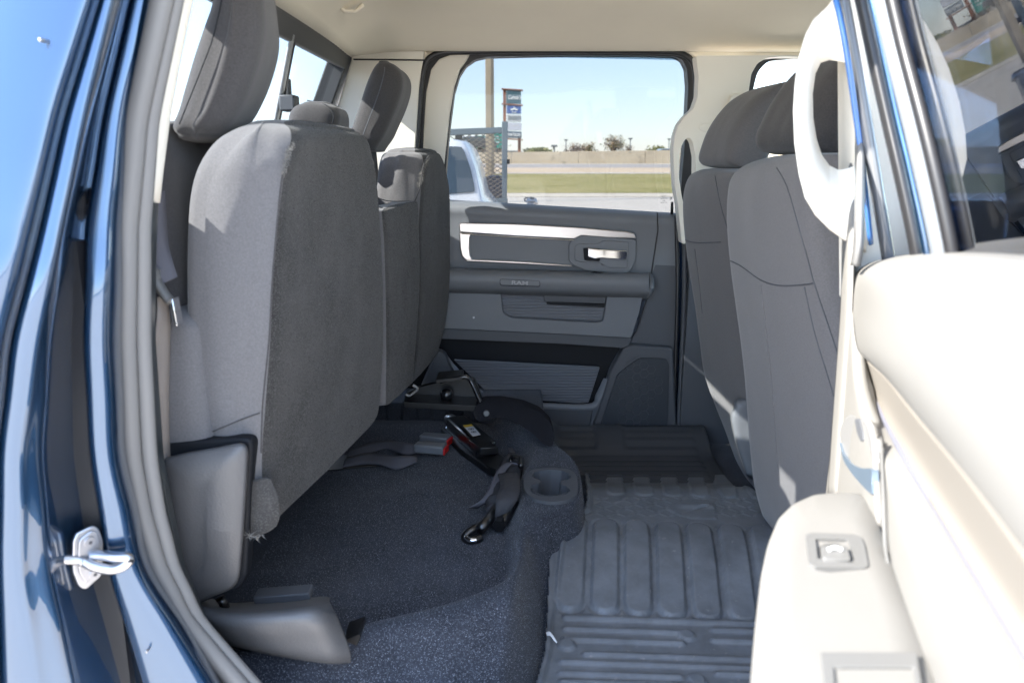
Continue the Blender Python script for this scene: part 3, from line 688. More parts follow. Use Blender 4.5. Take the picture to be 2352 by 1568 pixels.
# headrests
def hr(name, parent, lv, m_, label=None, r=.03, **k):
    o, _, rg = seat_block(name, lv, m_, parent, r=r, **k)
    if label: tag(o, label)
    return o
def hl(v, uA, uB, yn, yf, r=.035, dx=0, uC=None):
    z = ZV(v, yn); A = vec(XU(uA, z, yn), yn, z); B = vec(XU(uB, z, yn), yn, z)
    C = vec(B.x + dx, yf, z); D = vec(A.x + dx, yf, z)
    if uC is not None: C = vec(XU(uC, z, yf), yf, z); D = C - (B - A)
    return (A, B, C, D, r)
hr("headrest", rs, [hl(v, uC - w_, uC - 42, 1.11 + e_, 1.34 - e_, r=[.06, .035, .035, .05] if rr_0 > .034 else rr_0, uC=uC) for v, uC, w_, e_, rr_0 in ((-120, 628, 140, .01, .035), (-60, 638, 158, 0, .035), (0, 644, 172, 0, .035), (60, 647, 196, 0, .035), (120, 638, 206, 0, .035), (190, 618, 206, 0, .035), (250, 592, 196, 0, .035), (288, 568, 178, .005, .03), (308, 548, 148, .02, .03))],
   M['fabric_dark'], "tall near headrest with a sunlit rear edge", cap_b=.012, puff=.004)
MB().tube(spline([P(515, -40, 1.104), P(505, 20, 1.104), P(488, 90, 1.104), P(462, 160, 1.104), P(430, 240, 1.104), P(412, 285, 1.11)], 8), .0009, 6).build("headrest_seam", M['plastic_vdk'], rs, smooth=180)
hr("headrest", rs, [hl(236, 690, 745, 1.66, 1.86, r=.03, uC=786), hl(244, 670, 768, 1.65, 1.87, r=.035, uC=800), hl(262, 658, 778, 1.645, 1.875, uC=806), hl(290, 656, 772, 1.645, 1.875, uC=806), hl(320, 668, 765, 1.645, 1.875, uC=800), hl(350, 680, 760, 1.65, 1.87, uC=790)],
   M['fabric_dark'], "low centre headrest, domed and narrow", cap_t=.006)
MB().tube(spline([P(706, 231, 1.70), P(745, 240, 1.66), P(762, 256, 1.645), P(766, 275, 1.64), P(755, 300, 1.64)], 8), .0012, 6).build("headrest_seam", M['plastic_vdk'], rs, smooth=180)
hr("headrest", rs, [hl(142, 868, 892, 2.06, 2.24, r=.02), hl(150, 858, 908, 2.05, 2.26, r=.03), hl(170, 846, 920, 2.04, 2.27), hl(200, 834, 921, 2.04, 2.27), hl(240, 821, 910, 2.04, 2.27), hl(280, 808, 893, 2.04, 2.27), hl(312, 798, 878, 2.04, 2.27, r=.03), hl(333, 806, 866, 2.05, 2.26, r=.025), hl(345, 828, 860, 2.06, 2.25, r=.02)],
   M['fabric_dark'], "far headrest leaning forward by the rear window", cap_t=.008, cap_b=.006)
MB().tube(spline([P(884, 146, 2.06), P(882, 170, 2.032), P(871, 210, 2.032), P(853, 260, 2.032), P(832, 315, 2.032)], 8), .0012, 6).build("headrest_seam", M['plastic_dk'], rs, smooth=180)
pm = MB(); pm.tube([P(846, 340, 2.12), P(852, 400, 2.13), P(856, 470, 2.14)], .02, 12, flat=.5); pm.build("headrest_post", M['greytrim'], rs, smooth=180)
kb = MB(); kb.tube([P(884, 316, 2.2), P(890, 312, 2.2), P(894, 309, 2.2)], .009, 12, flat=.7); kb.build("headrest_button", M['black'], rs, smooth=180)
# seat backrest shadow piece between far headrest and far cushion (sunlit flap)
# hinge covers at the near end of the bench
hc = bpy.data.objects.new("seat_hinge", None); COL.objects.link(hc); hc.location = (-.35, 1.0, .95); adopt(hc, truck)
rim = [(372, 1018), (440, 1012), (560, 1005), (575, 1010), (581, 1022), (575, 1100), (566, 1320), (552, 1352), (460, 1386), (372, 1386)]
plate("hinge_cover_rim", rim, 1.052, .03, M['plastic_vdk'], hc, 14, .004)
hcv = [(372, 1052), (430, 1038), (500, 1026), (548, 1016), (563, 1018), (571, 1032), (567, 1110), (560, 1220), (552, 1318), (546, 1338), (530, 1354), (470, 1378), (445, 1390), (372, 1400)]
b_, m_, t_ = [], [], []
o2 = rpoly(hcv, 12, 4); cen = Vector((470, 1200))
def shr(k, Y): return [P(cen.x + (p.x - cen.x)*k, cen.y + (p.y - cen.y)*(1 - (1-k)*.55), Y + .012*max(0, (p.y - 1230)/150)) for p in o2]
MB().rings([shr(1, 1.060), shr(1, 1.046), shr(.985, 1.036), shr(.96, 1.031), shr(.90, 1.028), shr(.6, 1.022), shr(.3, 1.020), shr(.05, 1.020)]).build("hinge_cover", M['hinge'], hc, smooth=180)
lo = MB()   # lower cover: a tapering box with rounded shoulders
A1 = [P(452, 1392, 1.06), P(500, 1412, 1.03), P(560, 1418, 1.02), P(650, 1412, 1.015), P(715, 1402, 1.015), P(740, 1404, 1.02)]
rowsL = [[P(470, 1378, 1.16), P(520, 1392, 1.17), P(580, 1390, 1.18), P(660, 1386, 1.18), P(735, 1378, 1.18), P(757, 1380, 1.17)],
         [P(458, 1386, 1.10), P(508, 1404, 1.08), P(570, 1404, 1.08), P(655, 1398, 1.08), P(728, 1390, 1.08), P(756, 1390, 1.08)],
         [P(452, 1396, 1.06), P(500, 1412, 1.035), P(560, 1414, 1.028), P(650, 1408, 1.025), P(718, 1400, 1.03), P(758, 1402, 1.06)],
         [P(455, 1408, 1.05), P(500, 1425, 1.02), P(560, 1428, 1.012), P(650, 1424, 1.01), P(725, 1420, 1.014), P(768, 1420, 1.05)],
         [P(480, 1440, 1.055), P(520, 1460, 1.03), P(580, 1466, 1.02), P(660, 1466, 1.018), P(740, 1464, 1.02), P(784, 1456, 1.05)],
         [P(500, 1462, 1.06), P(540, 1474, 1.04), P(600, 1486, 1.03), P(680, 1500, 1.03), P(758, 1508, 1.03), P(800, 1495, 1.05)],
         [P(505, 1466, 1.08), P(545, 1478, 1.07), P(605, 1490, 1.07), P(685, 1504, 1.07), P(765, 1514, 1.06), P(806, 1512, 1.06)]]
MB().grid(sheetrows(rowsL, 5, 6)).build("lower_hinge_cover", M['hinge'], hc, smooth=180, solid=-.006)
MB().prism([P(u, v, 1.14) for u, v in rpoly([(580, 1372), (708, 1362), (713, 1372), (708, 1385), (585, 1390)], 4)], (0, .03, 0)).build("cover_ledge", M['plastic_dk'], hc, bevel=.003)
MB().tube([P(505, 1372, 1.09), P(512, 1382, 1.09), P(518, 1396, 1.09)], .007, 10).build("pivot_pin", M['black'], hc, smooth=180)
MB().prism([P(u, v, 1.035) for u, v in rpoly([(500, 1466), (545, 1470), (600, 1476), (640, 1488), (660, 1500), (560, 1494), (515, 1486)], 3)], (0, .05, 0)).build("floor_bracket", M['black'], hc, bevel=.003)
MB().prism([P(u, v, 1.09) for u, v in rpoly([(786, 1470), (826, 1455), (828, 1466), (815, 1490), (798, 1492)], 3)], (0, .05, 0)).build("bracket_tab", M['blackm'], hc, bevel=.003)

# ---------------- near seat belt hanging behind the trim
sbelt = bpy.data.objects.new("seat_belt", None); COL.objects.link(sbelt); sbelt.location = (-.45, 1.0, 1.3); adopt(sbelt, truck)
def ribbon(name, pts, w, m_, parent, thick=.0015, wd=None):
    """pts: 3-D path; w: vector half width or list"""
    sp = spline(pts, 8); rows = []
    ws = spline([Vector(x) for x in w], 8) if isinstance(w, list) else [Vector(w)] * len(sp)
    for p, h in zip(sp, ws): rows.append([p - h, p - h * .33, p + h * .33, p + h])
    return MB().grid(rows).build(name, m_, parent, smooth=180, solid=thick)
ribbon("belt_webbing", [P(354, 440, 1.03), P(358, 520, 1.03), P(363, 570, 1.03), P(374, 610, 1.03), P(388, 645, 1.03)], [(.004, .02, 0), (.005, .02, 0), (.007, .015, 0), (.009, .01, .002), (.008, .008, .004)], M['webbing'], sbelt)
ribbon("belt_webbing", [P(372, 680, 1.03), P(374, 740, 1.03), P(366, 800, 1.03), P(362, 900, 1.03), P(361, 1000, 1.03), P(365, 1100, 1.03), P(374, 1200, 1.03)], [(.004, .006, 0), (.004, .012, 0), (.007, .015, 0), (.0085, .015, 0), (.0095, .015, 0), (.0085, .02, 0), (.006, .02, 0)], M['webbing_lt'], sbelt)
t = MB(); t.tube(spline([P(356, 618, 1.02), P(358, 640, 1.02), P(368, 660, 1.02), P(385, 685, 1.02), P(392, 690, 1.02)], 5), .006, 12, flat=1.4)
t.tube(spline([P(352, 628, 1.02), P(357, 616, 1.02), P(362, 626, 1.02), P(366, 640, 1.02)], 5), .0025, 8)
t.build("belt_tongue", M['greytrim'], sbelt, smooth=180)
MB().prism([P(387, 688, 1.02), P(396, 686, 1.02), P(408, 748, 1.02), P(400, 750, 1.02)], (0, .02, 0)).build("tongue_blade", M['chrome'], sbelt, bevel=.001)
# fabric side bolster seen between belt and cushion
seat_block("side_bolster", [lvz(1.42, -.56, -.425, 1.06, 1.2, .03), lvz(1.3, -.555, -.422, 1.055, 1.2, .03), lvz(1.15, -.555, -.412, 1.05, 1.2, .03), lvz(1.09, -.55, -.410, 1.055, 1.2, .03)], M['fabric'], truck, cap_b=.03)
# ---------------- near body side: C pillar jamb, painted, lofted edge by edge
VS = [-260, -60, 0, 130, 267, 400, 523, 660, 784, 915, 1045, 1170, 1300, 1430, 1568, 1760]
def tab(vs, us):
    def f(v):
        if v <= vs[0]: return us[0] + (v - vs[0]) * (us[1]-us[0]) / (vs[1]-vs[0])
        for i in range(len(vs)-1):
            if v <= vs[i+1]: return us[i] + (us[i+1]-us[i]) * (v - vs[i]) / (vs[i+1]-vs[i])
        return us[-1] + (v - vs[-1]) * (us[-1]-us[-2]) / (vs[-1]-vs[-2])
    return f
e_s1 = tab([0, 267, 523, 784, 1045, 1300, 1568], [214, 134, 73, 8, -24, -30, -24])
e_s2 = tab([0, 267, 523, 784, 1045, 1300, 1568], [228, 148, 90, 24, -6, -10, -2])
e_r1 = tab([0, 267, 523, 784, 1045, 1300, 1568], [268, 203, 150, 96, 60, 62, 100])
e_r2 = tab([0, 267, 523, 784, 1045, 1300, 1568], [282, 212, 158, 120, 102, 122, 178])
e_d1 = tab([0, 267, 523, 784, 1045, 1300, 1568], [300, 238, 196, 190, 205, 245, 325])
e_l2 = tab([0, 267, 523, 784, 1045, 1300, 1568], [358, 300, 277, 269, 280, 338, 500])
e_sl = tab([0, 267, 523, 784, 1045, 1170, 1300, 1430, 1568], [410, 356, 344, 348, 362, 378, 410, 470, 590])
colsf = [(lambda v: e_s1(v) - 420, .73), (lambda v: e_s1(v) - 200, .735), (lambda v: e_s1(v) - 110, .741), (lambda v: e_s1(v) - 40, .748), (lambda v: e_s1(v) - 3, .756), (e_s1, .766), (lambda v: e_s1(v) + 2, .80),
         (lambda v: e_s2(v) - 2, .80), (e_s2, .776), (lambda v: e_s2(v) + 8, .768), (lambda v: e_r1(v) - 10, .772), (e_r1, .780), (lambda v: e_r2(v) - 5, .792), (lambda v: e_r2(v) + 2, .808),
         (lambda v: e_d1(v) - 12, .900), (e_d1, .868), (lambda v: e_d1(v) + 7, .862), (lambda v: (e_d1(v)*.6 + e_l2(v)*.4), .865), (lambda v: e_l2(v) - 6, .872), (lambda v: e_l2(v) + 16, .93)]
def lean(v, Y): return Y + max(0, (700 - v)) * .00009
ctrl = [[P(f(v), v, lean(v, Y)) for f, Y in colsf] for v in VS]
jm = MB(); dense = [spline(list(c_), 5) for c_ in zip(*ctrl)]; dense = [list(r_) for r_ in zip(*dense)]
jm.grid(dense)
jamb = jm.build("door_jamb", M['paint'], truck, smooth=0, recalc=True, sub=2); jamb.data.shade_smooth()
# weatherstrip round the opening: two rubber lobes
def jc(k): return tab([0, 267, 523, 784, 1045, 1170, 1300, 1430, 1568], k)
lob1 = jc([372, 314, 291, 288, 300, 322, 360, 425, 545]); lob2 = jc([400, 345, 326, 327, 341, 360, 394, 456, 578])
VV2 = list(range(-200, 1800, 60))
sl1 = MB()
sl1.tube(spline([P(lob1(v), v, .925) for v in VV2], 2), .0125, 14, up=(0, 1, 0), flat=.8)
sl1.tube(spline([P(lob2(v), v, .938) for v in VV2], 2), .0105, 14, up=(0, 1, 0), flat=.8)
sl1.build("weatherstrip", M['seal'], truck, smooth=180)
# inner trim strip behind the seal: beige above, its shaded stretch below coloured dark
ti = tab([-200, 0, 130, 267, 400, 465], [470, 437, 410, 385, 368, 361])
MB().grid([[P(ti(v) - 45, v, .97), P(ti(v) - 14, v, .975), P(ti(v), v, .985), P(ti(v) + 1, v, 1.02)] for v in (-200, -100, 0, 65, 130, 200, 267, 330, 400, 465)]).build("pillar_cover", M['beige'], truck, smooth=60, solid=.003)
tj = tab([465, 600, 784, 1045, 1300, 1430, 1568, 1760], [358, 352, 352, 370, 420, 475, 580, 760])
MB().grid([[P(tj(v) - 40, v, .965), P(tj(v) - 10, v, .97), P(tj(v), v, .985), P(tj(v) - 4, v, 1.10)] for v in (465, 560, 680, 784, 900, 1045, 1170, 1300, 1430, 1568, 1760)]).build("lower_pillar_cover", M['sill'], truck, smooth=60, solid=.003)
# closing panel between jamb and rear wall (keeps the cabin dark behind the trim)
MB().box((-1.03, .87, .5), (-.475, .955, 1.56)).box((-.535, .90, 1.561), (-.475, .95, 1.98)).build("quarter_inner_panel", M['sealdk'], truck)
# side panel of the bed and cab corner, running to the rear
rows = []
for z, y in ((.55, .80), (.75, .70), (1.0, .655), (1.2, .66), (1.36, .69), (1.44, .72), (1.46, .80)):
    rows.append([vec(x, y, z) for x in (-3.0, -2.2, -1.5, -1.05)])
MB().grid(sheetrows(rows, 3, 3)).build("bed_side", M['paint'], truck, smooth=180, solid=.01)
rows = []
for z, y in ((.55, 2.58), (.75, 2.68), (1.0, 2.72), (1.2, 2.71), (1.36, 2.68), (1.44, 2.65), (1.46, 2.58)):
    rows.append([vec(x, y, z) for x in (-3.0, -2.2, -1.5, -1.05)])
MB().grid(sheetrows(rows, 3, 3)).build("bed_side", M['paint'], truck, smooth=180, solid=-.01)
MB().box((-3.0, .80, .86), (-1.0, 2.58, .90)).build("bed_floor", M['blackm'], truck)
MB().box((-1.03, .72, .6), (-.82, 2.66, 1.42)).build("cab_back", M['paint'], truck, bevel=.03)
MB().box((-3.0, .9, .45), (1.9, 2.5, .68)).build("chassis", M['blackm'], truck, bevel=.02)
for x in (-2.1, 2.15):
    for y in (.70, 2.44):
        wh = MB(); c = vec(x, y, .42)
        prof = [(.24, .0), (.40, .0), (.42, .03), (.42, .22), (.40, .25), (.24, .25)]
        wh.grid([[c + vec(rr*math.cos(a), yy, rr*math.sin(a)) for rr, yy in prof] for a in [2*math.pi*k/36 for k in range(37)]])
        wo = wh.build("wheel", mat('tyre_rubber', (.02, .02, .02), .8) if 'tyre' not in M else M['tyre'], truck, smooth=40)
        MB().tube([c + vec(0, .03, 0), c + vec(0, .22, 0)], .25, 32).build("rim", M['chromed'], wo)
for u_, v_, Y_ in ((93, 92, .79), (337, 1495, .86)): c = P(u_, v_, Y_ - .004); MB().rings([[c + vec(q*math.cos(a), -h_, q*1.5*math.sin(a)) for a in [k*math.pi/8 for k in range(16)]] for q, h_ in ((.0014, -.02), (.0014, .001), (.0008, .0018))]).build('paint_plug', M['chromed'], truck, smooth=180)
# striker on the jamb
stk = bpy.data.objects.new("door_striker", None); COL.objects.link(stk); stk.location = P(200, 1275, .85); adopt(stk, truck)
sp = [(163, 1278), (164, 1240), (172, 1222), (205, 1206), (215, 1205), (224, 1212), (234, 1240), (232, 1300), (228, 1320), (196, 1349), (185, 1348), (176, 1340), (164, 1310)]
def SP(u, v, off=0): return RP(u, v, P(200, 1275, .85), vec(.75, -.66, 0).normalized()) + vec(.75, -.66, 0).normalized() * off
pl = MB().prism([SP(u, v) for u, v in rpoly(sp, 6)], vec(.75, -.66, 0).normalized() * .005)
pl.build("striker_plate", M['chromed'], stk, bevel=.0015)
pl = MB().prism([SP(u, v, .005) for u, v in rpoly([(174, 1278), (176, 1236), (205, 1214), (218, 1216), (226, 1240), (224, 1300), (192, 1336), (176, 1310)], 8)], vec(.75, -.66, 0).normalized() * .002)
pl.build("striker_plate", M['chromed'], stk, bevel=.0015)
MB().tube(spline([SP(136, 1283, 0), SP(170, 1283, .004), SP(184, 1284, .009)], 5), .0058, 12).build("striker_loop", M['chromed'], stk, smooth=180)
lp = spline([SP(184, 1284, .006), SP(198, 1289, .014), SP(216, 1290, .022), SP(234, 1287, .030), SP(250, 1276, .037), SP(262, 1262, .040), SP(258, 1256, .038), SP(240, 1261, .028), SP(222, 1265, .016), SP(204, 1270, .006)], 6)
MB().tube(lp, .0062, 12).build("striker_loop", M['chromed'], stk, smooth=180)
for (u, v) in ((201, 1240), (212, 1313)):
    c = SP(u, v, .007); nn = vec(.75, -.66, 0).normalized(); s_ = vec(.66, .75, 0)
    b_ = MB(); b_.tube([c, c + nn*.002], .0062, 20)
    b_.prism([c + nn*.002 + s_*(.003*(1 if k % 2 else .5)*math.cos(k*math.pi/6)) + vec(0, 0, .003*(1 if k % 2 else .5)*math.sin(k*math.pi/6)) for k in range(12)], nn*.0003, 1)
    b_.build("striker_bolt", [M['chromed'], M['ink']], stk, smooth=30)
# small blue clip on the seal flange
MB().tube(spline([P(258, 1226, .875), P(275, 1232, .872), P(300, 1228, .875)], 4), .003, 8).tube(spline([P(262, 1208, .878), P(279, 1214, .874), P(298, 1208, .878)], 4), .0022, 8).build("jamb_clip", M['paint'], truck, smooth=180)
# black cavity behind jamb near the sill + sill plate
rows = [[PZ(u, v, ZF - .02 + dz) for u, v, dz in r_] for r_ in (
    ((480, 1480, .10), (560, 1490, .10), (640, 1500, .10), (700, 1540, .09), (740, 1600, .08)),
    ((520, 1540, .06), (580, 1540, .08), (650, 1550, .09), (700, 1590, .08), (740, 1660, .06)),
    ((560, 1600, .03), (620, 1600, .05), (680, 1610, .05), (730, 1660, .04), (780, 1760, .03)))]
MB().grid(sheetrows(rows, 4, 4)).build("sill_trim", M['sill'], truck, smooth=180, solid=.004)

# ---------------- floor carpet: one height field (raised rear deck with a lip, foot well, tunnel)
ZP = H - .775
wallE = [PZ(u, v, ZF) for u, v in ((1195, 1800), (1222, 1640), (1240, 1568), (1254, 1420))] + [PZ(u, v, ZP+.034) for u, v in ((1256, 1290), (1263, 1222), (1300, 1190), (1342, 1165), (1347, 1110), (1330, 1068), (1292, 1035), (1272, 1000), (1262, 960))]
wallE = [(p.y, p.x) for p in wallE]; wallE.sort()
_sp = spline([vec(a_, b_, 0) for a_, b_ in wallE], 6); wallE = sorted((p.x, p.y) for p in _sp)
def xedge(y):
    if y <= wallE[0][0]: return wallE[0][1]
    for i in range(len(wallE)-1):
        if y <= wallE[i+1][0]:
            t = (y - wallE[i][0]) / max(1e-6, wallE[i+1][0] - wallE[i][0])
            return wallE[i][1] * (1-t) + wallE[i+1][1] * t
    return wallE[-1][1]
lip = [PZ(u, v, ZP + .03) for u, v in ((560, 1500), (760, 1478), (850, 1450), (940, 1428), (1020, 1408), (1100, 1380), (1160, 1348), (1192, 1300), (1196, 1240), (1192, 1180), (1200, 1110), (1215, 1060), (1190, 1000), (1150, 950))]
lip = spline([p.to_2d().to_3d() for p in lip], 8)
WELL = [(p.x, p.y) for p in lip] + [(-1.0, lip[-1].y + .1), (-1.0, lip[0].y)]
def sd_lip(x, y):
    best = 9; p = vec(x, y, 0)
    for i in range(len(lip)-1):
        a, b = lip[i], lip[i+1]; ab = b - a; t = max(0, min(1, (p-a).dot(ab)/max(1e-9, ab.length_squared))); best = min(best, (p - (a + ab*t)).length)
    return -best if inpoly(x, y, WELL) else best      # positive = outside the well
_a, _b, _c, _d = PZ(1216, 1110, ZP+.05), PZ(1312, 1110, ZP+.05), PZ(1264, 1078, ZP+.05), PZ(1264, 1140, ZP+.05)
CUPC = (_c + _d)/2; CUPR = ((_b.x-_a.x)/2 - .002, (_c.y-_d.y)/2 - .002)
def sstep(t): t = max(0, min(1, t)); return t*t*(3-2*t)
def zfloor(x, y):
    tun = .075 * math.exp(-((y - 1.70) / .26) ** 4)
    low = ZF + (tun if x > xedge(y) - .05 else 0)
    s = sd_lip(x, y)
    high = ZP + .052 * sstep((s + .030) / .042)
    if s < 0: high += .012 * noise.noise(vec(x*5, y*5, 0)) * sstep(-s / .1)
    # near flank falls towards the sill
    if s > 0: high -= .10 * sstep((1.32 - y) / .28) * sstep((s - .02) / .09)
    k = sstep((xedge(y) - x) / (.055 - .038 * sstep((y - 1.46) / .10)))
    if ((x - CUPC.x) / CUPR[0]) ** 2 + ((y - CUPC.y) / CUPR[1]) ** 2 < 1: return ZP - .05
    return low * (1-k) + high * k
NX, NY = 330, 320
rows = []
for i in range(NY):
    y = .93 + (2.46-.93) * i / (NY-1)
    rows.append([vec(x, y, zfloor(x, y)) for x in [-.75 + 1.35 * j / (NX-1) for j in range(NX)]])
fcp = MB().grid(rows).build("floor_carpet", M['carpet'], truck, smooth=180, recalc=False, solid=.01)
pile('carpet_pile', fcp, 95000, .0034, .00042, [M['pile'], M['pile_lt'], M['pile_dk'], M['pile']], fcp, keep=lambda c: c.x < xedge(c.y) and c.x > -.5 and 1.0 < c.y < 2.25 and ((c.x - CUPC.x)/CUPR[0])**2 + ((c.y - CUPC.y)/CUPR[1])**2 > 1.7)
MB().box((.5, .93, ZF - .03), (1.9, 2.5, ZF - .005)).build("front_floor_carpet", M['carpet'], truck)
MB().box((-.8, .93, .70), (.6, .985, ZF + .015)).build("rocker_inner", M['paint'], truck, bevel=.01)
# raised carpet flap beside the far door, with its button
fl = MB()
pf = [(1088, 944), (1094, 930), (1112, 922), (1150, 921), (1200, 930), (1240, 946), (1266, 972), (1274, 1004), (1268, 1026), (1250, 1022), (1228, 998), (1196, 976), (1165, 963), (1130, 958), (1104, 968), (1090, 962)]
fl.prism([P(u, v, 2.03 + (v - 920) * -.0012) for u, v in rpoly(pf, 8)], (0.0, .05, .0))
fl.build("carpet_flap", M['flap'], truck, bevel=.01, bseg=3)
c = P(1117, 949, 1.985); MB().tube([c, c + vec(0, -.004, .001)], .0085, 20).build("carpet_button", M['greytrim'], truck, bevel=.002)
# cup holder set in the carpet
ch = bpy.data.objects.new("cup_holder", None); COL.objects.link(ch); ch.location = PZ(1265, 1120, ZP+.05); adopt(ch, truck)
zc = ZP + .060
oc = [PZ(u, v, zc) for u, v in rpoly([(1203, 1095), (1218, 1078), (1262, 1073), (1310, 1076), (1325, 1090), (1328, 1125), (1322, 1140), (1295, 1150), (1262, 1152), (1225, 1145), (1202, 1125)], 14)]
def polar3(outer, inner):
    c0 = sum(inner, Vector()) / len(inner)
    o2 = [Vector(((p - c0).x, (p - c0).y)) for p in outer]; i2 = [Vector(((p - c0).x, (p - c0).y)) for p in inner]
    oo, ii = polar(o2, i2, 72); c2 = sum(i2, Vector((0, 0))) / len(i2)
    return [vec(p.x + c0.x, p.y + c0.y, c0.z) for p in oo], [vec(p.x + c0.x, p.y + c0.y, c0.z) for p in ii]
ic = [PZ(u, v, zc) for u, v in ((1222, 1092), (1226, 1084), (1240, 1080), (1265, 1078), (1290, 1080), (1306, 1087), (1312, 1094), (1306, 1100), (1293, 1103), (1286, 1106), (1288, 1111), (1302, 1116), (1310, 1126), (1302, 1134), (1285, 1138), (1262, 1140), (1240, 1138), (1223, 1132), (1216, 1124), (1220, 1114), (1236, 1110), (1242, 1106), (1240, 1102), (1228, 1098))]
o3, i3 = polar3(oc, ic)
cc = MB(); n_ = len(o3)
cc.ringprism(o3, i3, (0, 0, -.012))
dep = [[p for p in i3], [p + vec(0, 0, -.012) for p in i3]]
cen = sum(i3, Vector()) / n_
cc.grid([i3, [cen + (p - cen)*.97 + vec(0, 0, -.03) for p in i3], [cen + (p - cen)*.9 + vec(0, 0, -.062) for p in i3], [cen + (p-cen)*.02 + vec(0, 0, -.063) for p in i3]], 0, True)
cc.build("cup_holder_bezel", M['plastic_dk'], ch, bevel=.003, bseg=3, smooth=50)

# ---------------- black seat bracket, far left of the deck
br = bpy.data.objects.new("seat_bracket", None); COL.objects.link(br); br.location = P(1020, 900, 2.0); adopt(br, truck)
b1 = MB()
b1.prism([P(u, v, 2.10) for u, v in rpoly([(1000, 880), (1060, 870), (1090, 870), (1098, 890), (1112, 925), (1104, 938), (975, 930), (930, 905), (960, 890)], 5)], (0, .02, 0))
b1.prism([P(u, v, 2.05) for u, v in rpoly([(1000, 872), (1060, 866), (1062, 874), (1002, 880)], 3)], (0, .08, 0))
b1.prism([P(u, v, 2.02) for u, v in rpoly([(925, 922), (975, 926), (1100, 932), (1106, 940), (1085, 944), (930, 936)], 3)], (0, .08, 0))
b1.build("bracket_frame", M['blackm'], br, bevel=.004, bseg=3)
b1 = MB(); b1.tube(spline([P(1010, 876, 2.06), P(1060, 866, 2.06), P(1074, 867, 2.06), (P(1084, 880, 2.06)), P(1102, 920, 2.04), P(1110, 936, 2.03)], 5), .006, 10); b1.build("bracket_rod", M['black'], br, smooth=180)
c = P(1026, 905, 2.07); b1 = MB()
b1.rings([[c + vec(r_*math.cos(a), -yy, r_*math.sin(a)) for a in [2*math.pi*k/24 for k in range(24)]] for r_, yy in ((.018, 0), (.018, .008), (.014, .016), (.007, .021), (.001, .022))]).build("pivot_bolt", M['chrome'] if 0 else M['black'], br, smooth=180)
b1 = MB(); b1.tube(spline([P(948, 884, 2.0), P(960, 892, 2.0), P(952, 900, 2.0), P(940, 908, 2.0), P(932, 905, 2.0)], 4), .006, 8, flat=.5).build("paper_tag", mat('wire_tag', (.35, .34, .33), .7), br, smooth=180)
b1 = MB(); b1.prism([PZ(u, v, ZP+.02) for u, v in ((936, 938), (978, 938), (972, 943), (934, 941))], (0, 0, .002)).build("paper_tag", mat('tag_paper', (.4, .4, .42), .5), br)
# trim wedge between seat and far door
plate("rear_kick_trim", [(1008, 806), (1022, 814), (1036, 850), (1092, 920), (1030, 920), (960, 900), (985, 850)], 2.36, .04, M['plastic_dk'], truck, 4, .004)

# ---------------- front seats
def fseat(name, label, yA, yD, tabD, tabA, thick, m_):
    s_ = bpy.data.objects.new("front_seat", None); COL.objects.link(s_); s_.location = (.55, (yA+yD)/2, ZF); adopt(s_, truck); tag(s_, label)
    lv = []
    for (v, uD), uA in zip(tabD, tabA):
        z = ZV(v, yD); D = vec(XU(uD, z, yD), yD, z); A = vec(XU(uA, z, yA), yA, z)
        lv.append((A, A + vec(thick, 0, 0), D + vec(thick, 0, 0), D, [.045, .04, .04, .05]))
    o, _, rg = seat_block("backrest", lv, m_, s_, cap_t=.018, cap_b=.02, puff=[.004, .0, .004, .01])
    return s_, o
ns, ns_b = fseat("front_seat", "near front seat seen from behind, filling the right side", 1.26, 1.72,
    [(357, 1790), (360, 1768), (366, 1740), (374, 1714), (386, 1690), (402, 1672), (430, 1661), (500, 1656), (600, 1664), (700, 1677), (800, 1690), (900, 1699), (1000, 1706), (1100, 1717), (1180, 1740), (1260, 1775)],
    [1850, 1848, 1846, 1846, 1846, 1848, 1850, 1858, 1885, 1905, 1922, 1938, 1950, 1962, 1980, 2000], .13, M['fabric'])
fs, fs_b = fseat("front_seat", "far front seat by the pillar handle, a sun patch low on its back", 1.86, 2.26,
    [(392, 1596), (402, 1576), (430, 1562), (470, 1557), (540, 1561), (620, 1571), (700, 1584), (780, 1595), (850, 1605), (920, 1630), (980, 1655), (1050, 1682), (1110, 1715)],
    [1690, 1690, 1694, 1700, 1712, 1728, 1744, 1756, 1768, 1778, 1788, 1800, 1820], .13, M['fabric'])
def fh(v, uD, dA, yA, yD, th, r=.045):
    z = ZV(v, yD); D = vec(XU(uD, z, yD), yD, z); A = vec(XU(uD + dA, z, yA), yA, z); t = vec(th, 0, 0)
    return (A, A + t, D + t, D, r)
hr("headrest", ns, [fh(v, u, 140, 1.42, 1.66, th, r_) for v, u, th, r_ in ((128, 1880, .05, .025), (136, 1852, .08, .04), (150, 1832, .10, .05), (172, 1806, .11, .05), (200, 1780, .12, .05), (240, 1753, .12, .05), (280, 1733, .12, .05), (310, 1722, .12, .045), (335, 1724, .11, .04), (349, 1742, .09, .035), (355, 1770, .06, .025))], M['fabric_dark'], None, cap_b=.003, cap_t=.004)
hr("headrest", fs, [fh(v, u, 80, 1.98, 2.20, th, r_) for v, u, th, r_ in ((200, 1750, .04, .02), (206, 1725, .07, .03), (218, 1694, .09, .04), (240, 1660, .11, .045), (275, 1630, .12, .045), (310, 1610, .12, .045), (345, 1599, .11, .04), (366, 1597, .10, .035), (379, 1608, .08, .03), (385, 1632, .05, .02))], M['fabric'], None, cap_b=.003, cap_t=.004)
